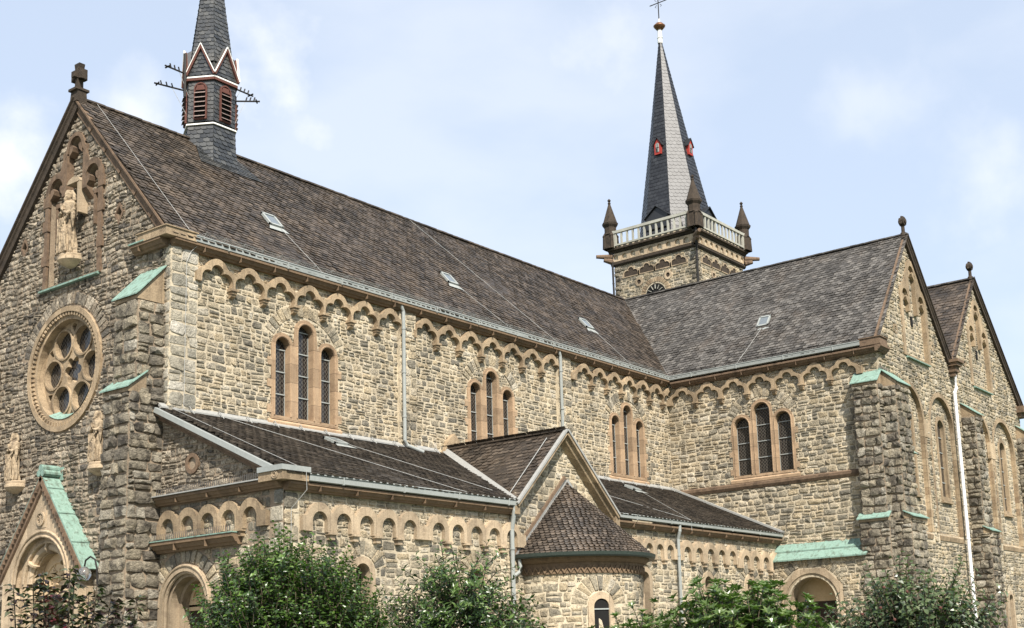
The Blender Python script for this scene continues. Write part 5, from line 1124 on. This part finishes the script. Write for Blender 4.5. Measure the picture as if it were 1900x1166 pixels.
# ---- tower
def tower():
    cx, cy, a = 44.36, 11.41, 2.8
    W = Fr((cx-a, cy, 0), (0, 1, 0), (-1, 0, 0)); S = Fr((cx, cy-a, 0), (1, 0, 0), (0, -1, 0))
    mb = MB(); tf = []
    for f in (W, S):
        plate(mb, f, [(-a, 0), (a, 0), (a, 26.0), (-a, 26.0)], (), -.3, 0, sides=False)
    mb.add([(cx+a, cy-a, 0), (cx+a, cy+a, 0), (cx+a, cy+a, 26), (cx+a, cy-a, 26)], [(0, 1, 2, 3)]); mb.add([(cx-a, cy+a, 0), (cx+a, cy+a, 0), (cx+a, cy+a, 26), (cx-a, cy+a, 26)], [(0, 1, 2, 3)])
    mb.add([(cx-a-.3, cy-a-.3, 25.72), (cx+a+.3, cy-a-.3, 25.72), (cx+a+.3, cy+a+.3, 25.72), (cx-a-.3, cy+a+.3, 25.72)], [(0, 1, 2, 3)])
    o = mb.build('tower', 'mortar', CH)
    fz = []
    for f, sg in ((W, 1), (S, 1)):
        m2 = MB(); hs = []
        for i in range(4):
            c0 = -1.65+1.1*i; ch = trefoil_unit(c0, 1.1, 24.42); hs.append(ch)
            for (xx, zz, rr) in ((c0, 24.235, .3), (c0-.275, 24.02, .3), (c0+.275, 24.02, .3)): pass
            bo = offs(c0, 24.13, ch, 1.22); plate(m2, f, [(x, min(z, 24.62)) for x, z in bo], [ch], -.05, .05)
        for c0, zz in ((-.9, 23.4), (1.1, 23.4)): plate(m2, f, circ(c0, zz, .27, 16), [circ(c0, zz, .14, 12)], 0, .06); hs.append(circ(c0, zz, .2, 12))
        m2.build('trefoil_arch', 'sandpale', o); fz.append([offs(-1.65+1.1*i, 24.13, trefoil_unit(-1.65+1.1*i, 1.1, 24.42), 1.2) for i in range(4)]+[circ(-.9, 23.4, .25, 12), circ(1.1, 23.4, .25, 12), ring(0, 22.45, .0, 1.05, 0, 180)])
        m3 = MB()
        for h in hs: m3.add([f(x, z, .012) for x, z in h], [tuple(range(len(h)))])
        m3.build('dark_opening', 'black', o)
        m4 = MB(); voussoirs(m4, f, 0, 22.45, .72, 1.02, 5, 175, 15, .0); m4.build('relieving_arch', 'sand', o)
        m5 = MB(); m5.add([f(x, z, .02) for x, z in arc(0, 22.4, .68, 0, 180, 16)], [tuple(range(17))]); ck = m5.build('sound_opening', 'darkhole', o)
        m6 = MB()
        for t in (30, 60, 90, 120, 150): bar(m6, f(.3*math.cos(R(t)), 22.45+.3*math.sin(R(t)), .05), f(.55*math.cos(R(t)), 22.45+.55*math.sin(R(t)), .05), .05, .03)
        m6.build('radial_mark', 'cream', ck)
        # panelled frieze band
        m7 = MB(); sweep(m7, f, [(0, 24.66), (.08, 24.66), (.16, 24.76), (.16, 24.86), (.02, 24.95), (0, 24.95)], -a-.16, a+.16); m7.build('string_course', 'black', o)
        m8 = MB(); hs2 = []
        for i in range(9):
            u = -a+.34+i*.615; hs2.append(archpoly(u+.18, .17, 25.03, 25.36, 8))
        plate(m8, f, [(-a-.05, 24.951), (a+.05, 24.951), (a+.05, 25.46), (-a-.05, 25.46)], hs2, 0, .09); m8.build('arched_band', 'sandpale', o)
        m9 = MB(); sweep(m9, f, [(0, 25.5), (.10, 25.5), (.2, 25.62), (.3, 25.64), (.3, 25.74), (0, 25.76)], -a-.3, a+.3); m9.build('cornice', 'black', o)
        # balustrade
        mA = MB(); n0 = .22; box(mA, f, -a+.15, a-.15, 25.84, 25.94, n0, n0+.12); box(mA, f, -a+.15, a-.15, 26.62, 26.78, n0-.03, n0+.15); 
        k = 13
        for i in range(k): u = -a+.35+(2*a-.7)*i/(k-1); w_ = .055; mA.add([f(u-w_, 25.94, n0+.01), f(u+w_, 25.94, n0+.01), f(u+w_, 26.62, n0+.01), f(u-w_, 26.62, n0+.01), f(u-w_, 25.94, n0+.11), f(u+w_, 25.94, n0+.11), f(u+w_, 26.62, n0+.11), f(u-w_, 26.62, n0+.11)], BOXF)
        for e in (-a+.2, a-.2): box(mA, f, e-.07, e+.07, 25.76, 26.8, n0-.01, n0+.14)
        mA.build('balustrade', 'cream', o)
    for f, h in ((W, fz[0]), (S, fz[1])): mb = MB(); stones(mb, f, [(-a+.3, 19), (a-.3, 19), (a-.3, 24.64), (-a+.3, 24.64)], h, h=.19, wd=(.2, .5), rel=(.012, .045), seed=40); mb.build('rubble_stonework', 'stone', o)
    for f in (W, S):
        for sg in (-1, 1): mb = MB(); quoins(mb, f, 19, 24.64, .32, .5, u0=sg*a, sgn=-sg, h=.3, flip=(f is S)); mb.build('quoin_stones', 'quoin', o)
    for dx, dy in ((-1, 1), (-1, -1), (1, -1), (1, 1)):
        p = Vector((cx+dx*(a+.12), cy+dy*(a+.12), 25.76)); mb = MB(); lathe(mb, p, [(.44, 0), (.44, .08), (.36, .12), (.36, .85), (.41, .9), (.36, .95), (.36, 1.35), (.47, 1.5), (.5, 1.62), (.44, 1.66), (.07, 2.85), (.09, 2.88), (.09, 2.95), (.04, 3.0), (.1, 3.06), (.1, 3.12), (0, 3.22)], 8, rot=R(22.5))
        for k in range(4):
            an = R(45+90*k); q = p+Vector((math.cos(an)*.36, math.sin(an)*.36, 0)); lathe(mb, q, [(.15, .0), (.12, .75), (.15, .8), (.0, 1.05)], 6)
        mb.build('corner_pinnacle', 'black', o)
        d_ = Vector((dx, dy, 0)).normalized(); mb = MB(); e = Vector((cx+dx*(a+.1), cy+dy*(a+.1), 25.3)); tube(mb, [e, e+d_*.95], [.17, .11], 8); tube(mb, [e+Vector((0, 0, -.3)), e+d_*.5+Vector((0, 0, -.2))], [.2, .12], 8); mb.build('waterspout', 'sanddark', o)
    pipe([(cx-a-.3, cy-a-.25, 25.7), (cx-a-.3, cy-a-.25, 24.9), (cx-a-.08, cy-a-.12, 24.4), (cx-a-.08, cy-a-.12, 19)], o, rad=.06, mt='iron'); pipe([(cx-a-.15, cy+a+.05, 25.5), (cx-a-.1, cy+a+.05, 19)], o, rad=.06, mt='iron')
    # spire
    lean = Vector((-.26, .34, 0)); c = Vector((cx, cy, 0))
    def v(k, q, z):
        t = max(0, (z-26)/13.5); an = R(22.5+45*k); return c+lean*t+Vector((math.cos(an)*q, math.sin(an)*q, z))
    mb = MB()
    for k in range(8):
        for z0, z1, q0, q1 in ((25.75, 26.6, 2.62, 2.34), (26.6, 33, 2.34, 1.18), (33, 39.45, 1.18, .09)): slate_face(mb, v(k, q0, z0), v(k+1, q0, z0), v(k+1, q1, z1), v(k, q1, z1), ex=.24, tw=.24)
    sp = mb.build('spire', 'spireslate', o)
    mb = MB(); t = c+lean; lathe(mb, t+Vector((0, 0, 39.3)), [(.15, 0), (.17, .1), (.15, .12), (.15, .34), (.18, .36), (.15, .42), (.13, .8), (.12, .95)], 12); mb.build('spire_collar', 'white', sp)
    mb = MB(); lathe(mb, t+Vector((0, 0, 40.2)), [(.1, 0), (.2, .03), (.36, .22), (.38, .28), (.32, .33), (.2, .46), (.08, .5), (0, .5)], 16); mb.build('spire_ball', 'gold', sp, smooth=True)
    mb = MB(); lathe(mb, t+Vector((0, 0, 40.7)), [(.06, 0), (.06, .25), (0, .25)], 8); mb.build('cross_socket', 'white', sp)
    mb = MB(); b0 = t+Vector((0, 0, 40.9)); tube(mb, [b0, b0+Vector((0, 0, 2.0))], .035, 6); hd = Vector((0, 1, 0)); h0 = b0+Vector((0, 0, 1.15)); tube(mb, [h0-hd*.62, h0+hd*.62], .03, 6)
    for sy in (-1, 1):
        for sz in (-1, 1): tube(mb, [h0+hd*sy*.12+Vector((0, 0, sz*.12)), h0+hd*sy*.24+Vector((0, 0, sz*.24)), h0+hd*sy*.15+Vector((0, 0, sz*.3))], .018, 5)
    mb.build('spire_cross', 'iron', sp)
    # dormers
    for an, z, w_, h_, red in ((180, 31.5, .23, 1.0, 1), (270, 31.5, .23, 1.0, 1), (180, 26.6, .75, .75, 0), (270, 26.6, .75, .75, 0)):
        q = (2.34-(z-26.6)*.1813)*math.cos(R(22.5)); d_ = Vector((math.cos(R(an)), math.sin(R(an)), 0)); p = c+lean*((z-26)/13.5)+d_*(q+(.12 if red else .1)); f = Fr((p.x, p.y, z), (-d_.y, d_.x, 0), d_)
        dep = -.8 if red else -1.0; hh = h_; mb = MB()
        P = [(-w_, 0), (w_, 0), (w_, hh*.62), (0, hh), (-w_, hh*.62)] if red else [(-w_, 0), (w_, 0), (w_, h_), (0, h_+.55), (-w_, h_)]
        plate(mb, f, P, (), dep, 0); dm = mb.build('dormer', 'red' if red else 'spireslate', sp)
        mb = MB(); e = .1
        tp = P[3]
        for sg in (-1, 1):
            sd_ = P[2] if sg > 0 else P[4]; A_ = f(sd_[0]+sg*e, sd_[1]-e*.8, .12 if not red else .06); B_ = f(tp[0], tp[1]+.05, .12 if not red else .06); D_ = f(sd_[0]+sg*e, sd_[1]-e*.8, dep); E_ = f(tp[0], tp[1]+.05, dep)
            t_ = Vector((0, 0, .05)); mb.add([A_, B_, E_, D_, A_+t_, B_+t_, E_+t_, D_+t_], BOXF)
        mb.build('dormer_roof', 'spireslate', dm)
        if red:
            mb = MB(); plate(mb, f, archpoly(0, .11, .14, .72, 8), (), .0, .02); mb.build('dormer_opening', 'zinc', dm); mb = MB(); box(mb, f, -.012, .012, .14, .7, .02, .035); box(mb, f, -.11, .11, .4, .43, .02, .036); box(mb, f, -.09, .0, .16, .36, .02, .03); mb.build('dormer_bar', 'iron', dm)
        if 0: mb = MB(); box(mb, f, -w_-.04, w_+.04, -.06, -.0, -.1, .06); mb.build('dormer_sill', 'white', dm)
tower()

# ------------------------------------------------------------------ shrubs
def leaf(mb, p, d, n, L_, W_, r, fold=.25):
    d = d.normalized(); s = d.cross(n)
    if s.length < .01: s = d.cross(Vector((.3, .5, .8)))
    s.normalize(); n = s.cross(d); a, b = p+d*L_*.45+s*W_/2+n*W_*fold, p+d*L_*.45-s*W_/2+n*W_*fold; e = p+d*L_-n*L_*.12; m_ = p+d*L_*.5
    k = len(mb.v); mb.v += [tuple(p), tuple(a), tuple(e), tuple(b), tuple(m_)]; mb.f += [(k, k+4, k+1), (k+1, k+4, k+2), (k, k+3, k+4), (k+3, k+2, k+4)]; mb.r += [r]*4
def rv(s=1): return Vector((random.gauss(0, s), random.gauss(0, s), random.gauss(0, s)))
def shrub(name, label, cat, base, rad, z0, z1, n_shoot, per, L_, W_, mt, gap=.05, up_=1.0, side=.35, shoot=(.5, .9), asp=1.0, stemr=.008, rosette=False, nseed=1, group=None, top_bias=.5, flat=0):
    """crown of many leafy shoots on a branching trunk"""
    random.seed(nseed); base = Vector(base); root = empty(name, base)
    tag(root, label, cat, group); fo = MB(); st = MB(); nf = noise
    H = z1-z0; cz = z0+H*.42
    for k in range(6):
        a = random.uniform(0, 6.28); q = rad*random.uniform(.2, .7); p = [base+Vector((random.uniform(-.06, .06), random.uniform(-.06, .06), 0))]
        for t in (.3, .6, .85): p.append(base+Vector((math.cos(a)*q*t+random.uniform(-.05, .05), math.sin(a)*q*t*asp, z1*.85*t)))
        tube(st, p, [.035, .028, .02, .01], 6)
    for i in range(n_shoot):
        # shoot origin inside an uneven ellipsoid
        while True:
            x, y, z = (random.uniform(-1, 1) for _ in range(3)); d2_ = x*x+y*y+z*z
            if d2_ < 1 and d2_ > random.random()*.5: break
        lump = 1+.28*noise.noise(Vector((x*2.2+nseed*7, y*2.2, z*2.2)))
        p = base+Vector((x*rad*.86*lump, y*rad*asp*.86*lump, cz+z*H*(.5 if z > 0 else .42)*lump))
        if p.z < .15: continue
        if noise.noise(p*2.6+Vector((nseed, 0, 0))) < -.04 and random.random() < .72: continue
        o_ = Vector((x, y*1, z*.4)); d = (o_*side+Vector((0, 0, up_))+rv(.28)).normalized(); Ls = random.uniform(*shoot)*(1.0 if z < .3 else 1.15)
        q = p+d*Ls*.5+rv(.02); e = p+d*Ls+Vector((x, y, 0))*.05*Ls
        if flat: e = p+(d+Vector((x, y, 0))*flat).normalized()*Ls-Vector((0, 0, .1*flat))
        tube(st, [p-d*.12, q, e], [stemr, stemr*.8, stemr*.4], 4)
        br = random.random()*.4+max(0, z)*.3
        for j in range(per):
            t = (j+.5)/per; c = p.lerp(q, t*2) if t < .5 else q.lerp(e, t*2-1); a = j*2.4+random.uniform(-.4, .4)
            s1 = d.cross(Vector((.2, .9, .3))).normalized(); s2 = d.cross(s1)
            out_ = (s1*math.cos(a)+s2*math.sin(a)); ld = (out_+d*.55+Vector((0, 0, -.15))).normalized()
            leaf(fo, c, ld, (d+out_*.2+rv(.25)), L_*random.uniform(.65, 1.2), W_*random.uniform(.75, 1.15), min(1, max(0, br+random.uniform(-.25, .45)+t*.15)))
        if rosette:
            for j in range(7): a = j*.9; s1 = d.cross(Vector((.2, .9, .3))).normalized(); s2 = d.cross(s1); leaf(fo, e, (s1*math.cos(a)+s2*math.sin(a)+d*.7), d+rv(.2), L_, W_, random.uniform(.5, 1))
    s_ = st.build('branches', 'bark', root); f_ = fo.build('foliage', mt, root)
    return root
GREEN = [(.006, .013, .003), (.022, .045, .010), (.05, .095, .018), (.11, .18, .035)]
M['leafA'] = leaf_mat('privet_leaf', GREEN)
M['leafB'] = leaf_mat('elder_leaf', [(.005, .011, .003), (.018, .038, .009), (.045, .085, .018), (.11, .17, .04)])
M['leafC'] = leaf_mat('laurel_leaf', [(.012, .03, .006), (.025, .048, .012), (.06, .10, .024), (.125, .17, .055)], rough=.3)
M['leafD'] = leaf_mat('rosehip_leaf', [(.008, .015, .006), (.028, .05, .018), (.06, .09, .035), (.12, .15, .07)], rough=.35)
M['leafE'] = leaf_mat('plum_leaf', [(.012, .008, .006), (.04, .02, .018), (.035, .05, .02), (.10, .10, .06)], rough=.35)
M['leafR'] = leaf_mat('dark_red_leaf', [(.03, .004, .006), (.08, .01, .014), (.03, .03, .012)], rough=.4)
def atpx(u, v, dist):
    """world point seen at photo pixel u, v at a horizontal distance"""
    d = F+RX*((u-950-108.25)/2322.67)+UX*((583+212.23-v)/2322.67); return CAM+d*(dist/math.hypot(d.x, d.y))
def bush(u, vtop, width_px, dist, **k):
    p = atpx(u, vtop, dist); rad = width_px/2322.67*dist/2
    return dict(base=(p.x, p.y, 0), rad=rad, z1=p.z-.35, **k)
shrub('privet_bush', 'tall dense green bush with upright shoots in front of the side door', 'bush', **bush(540, 978, 385, 15.5, z0=.3), n_shoot=4600, per=22, L_=.07, W_=.042, stemr=.006, mt='leafA', nseed=11, shoot=(.25, .55))
shrub('elder_bush', 'spreading dark green bush with layered drooping leaves below the arcade', 'bush', **bush(850, 1012, 250, 16.5, z0=.4), n_shoot=1500, per=18, L_=.11, W_=.036, mt='leafB', nseed=12, up_=.45, side=1.0, shoot=(.3, .65), flat=.6)
shrub('laurel_bush', 'broad bright green laurel bush with large glossy leaves beside the porch', 'bush', **bush(1365, 1075, 300, 13.5, z0=.5), n_shoot=1900, per=14, L_=.095, W_=.036, mt='leafC', nseed=13, shoot=(.3, .5), rosette=True)
shrub('laurel_bush', 'lower rounded green bush in front of the round apse', 'bush', **bush(1180, 1115, 200, 14.5, z0=.4), n_shoot=900, per=14, L_=.085, W_=.034, mt='leafC', nseed=14, shoot=(.25, .45), rosette=True)
r4 = shrub('crab_apple_bush', 'dark green bush with small red fruits at the transept corner', 'bush', **bush(1680, 1055, 250, 16.0, z0=.3), n_shoot=1700, per=16, L_=.085, W_=.055, mt='leafD', nseed=15, shoot=(.35, .75), side=.8, up_=.7)
mb = MB(); random.seed(3); b4 = Vector(r4.location)
for u, v in ((1634, 1128), (1715, 1134), (1553, 1154), (1683, 1098), (1600, 1140), (1660, 1150), (1745, 1128), (1640, 1090)):
    p = atpx(u, v, 15.0); lathe(mb, p, [(0, -.02), (.016, -.012), (.019, 0), (.016, .012), (0, .018)], 8)
mb.build('red_fruit', 'rust', r4)
shrub('low_shrub', 'yellowish green low shrub at the bottom between two bushes', 'bush', **bush(960, 1150, 260, 13.0, z0=.3), n_shoot=600, per=14, L_=.08, W_=.025, mt='leafC', nseed=16, shoot=(.2, .4))
shrub('elder_bush', 'dark spreading bush between the tall bush and the layered bush', 'bush', **bush(700, 1095, 170, 17.5, z0=.3), n_shoot=600, per=16, L_=.09, W_=.03, mt='leafB', nseed=17, up_=.6, side=.9, shoot=(.3, .6), flat=.4)
# slender plum shoots before the main portal
def shoots(name, label, cx_, dist, lst, mt, seed):
    random.seed(seed); b = atpx(cx_, 1100, dist); root = empty(name, (b.x, b.y, 0)); tag(root, label, 'shrub'); fo = MB(); st = MB()
    for (u, vt, fan) in lst:
        top_ = atpx(u, vt, dist+random.uniform(-.4, .4)); bs = Vector((b.x+(top_.x-b.x)*.5, b.y+(top_.y-b.y)*.5, 0)); P = [bs, bs.lerp(top_, .5)+rv(.03), top_]; tube(st, P, [.018, .012, .004], 5)
        n = int(top_.z/.02)
        for j in range(n):
            t = j/n; c = bs.lerp(P[1], t*2) if t < .5 else P[1].lerp(top_, t*2-1)
            if c.z < .9: continue
            for m_ in range(2+fan):
                a = random.uniform(0, 6.28); d = Vector((math.cos(a), math.sin(a), random.uniform(-.3, .5))); ex = random.random()**1.5*(.05+.13*fan)*(1.3-t)
                leaf(fo, c+d*ex, d+Vector((0, 0, -.25)), Vector((0, 0, 1))+rv(.35), random.uniform(.06, .105), random.uniform(.038, .06), random.random())
    st.build('stems', 'bark', root); fo.build('foliage', mt, root)
shoots('plum_shrub', 'slender dark leaved shoots standing before the west portal steps', 120, 11.0, [(25, 1085, 0), (62, 1082, 1), (80, 1060, 1), (130, 1050, 1), (138, 1072, 1), (165, 1100, 1), (180, 1085, 0), (205, 1110, 1), (232, 1125, 1), (255, 1105, 0)], 'leafE', 21)
shoots('copper_beech_sapling', 'dark red leaved sapling in the doorway of the west portal', 96, 12.0, [(90, 1085, 1), (102, 1100, 1), (112, 1120, 1)], 'leafR', 22)
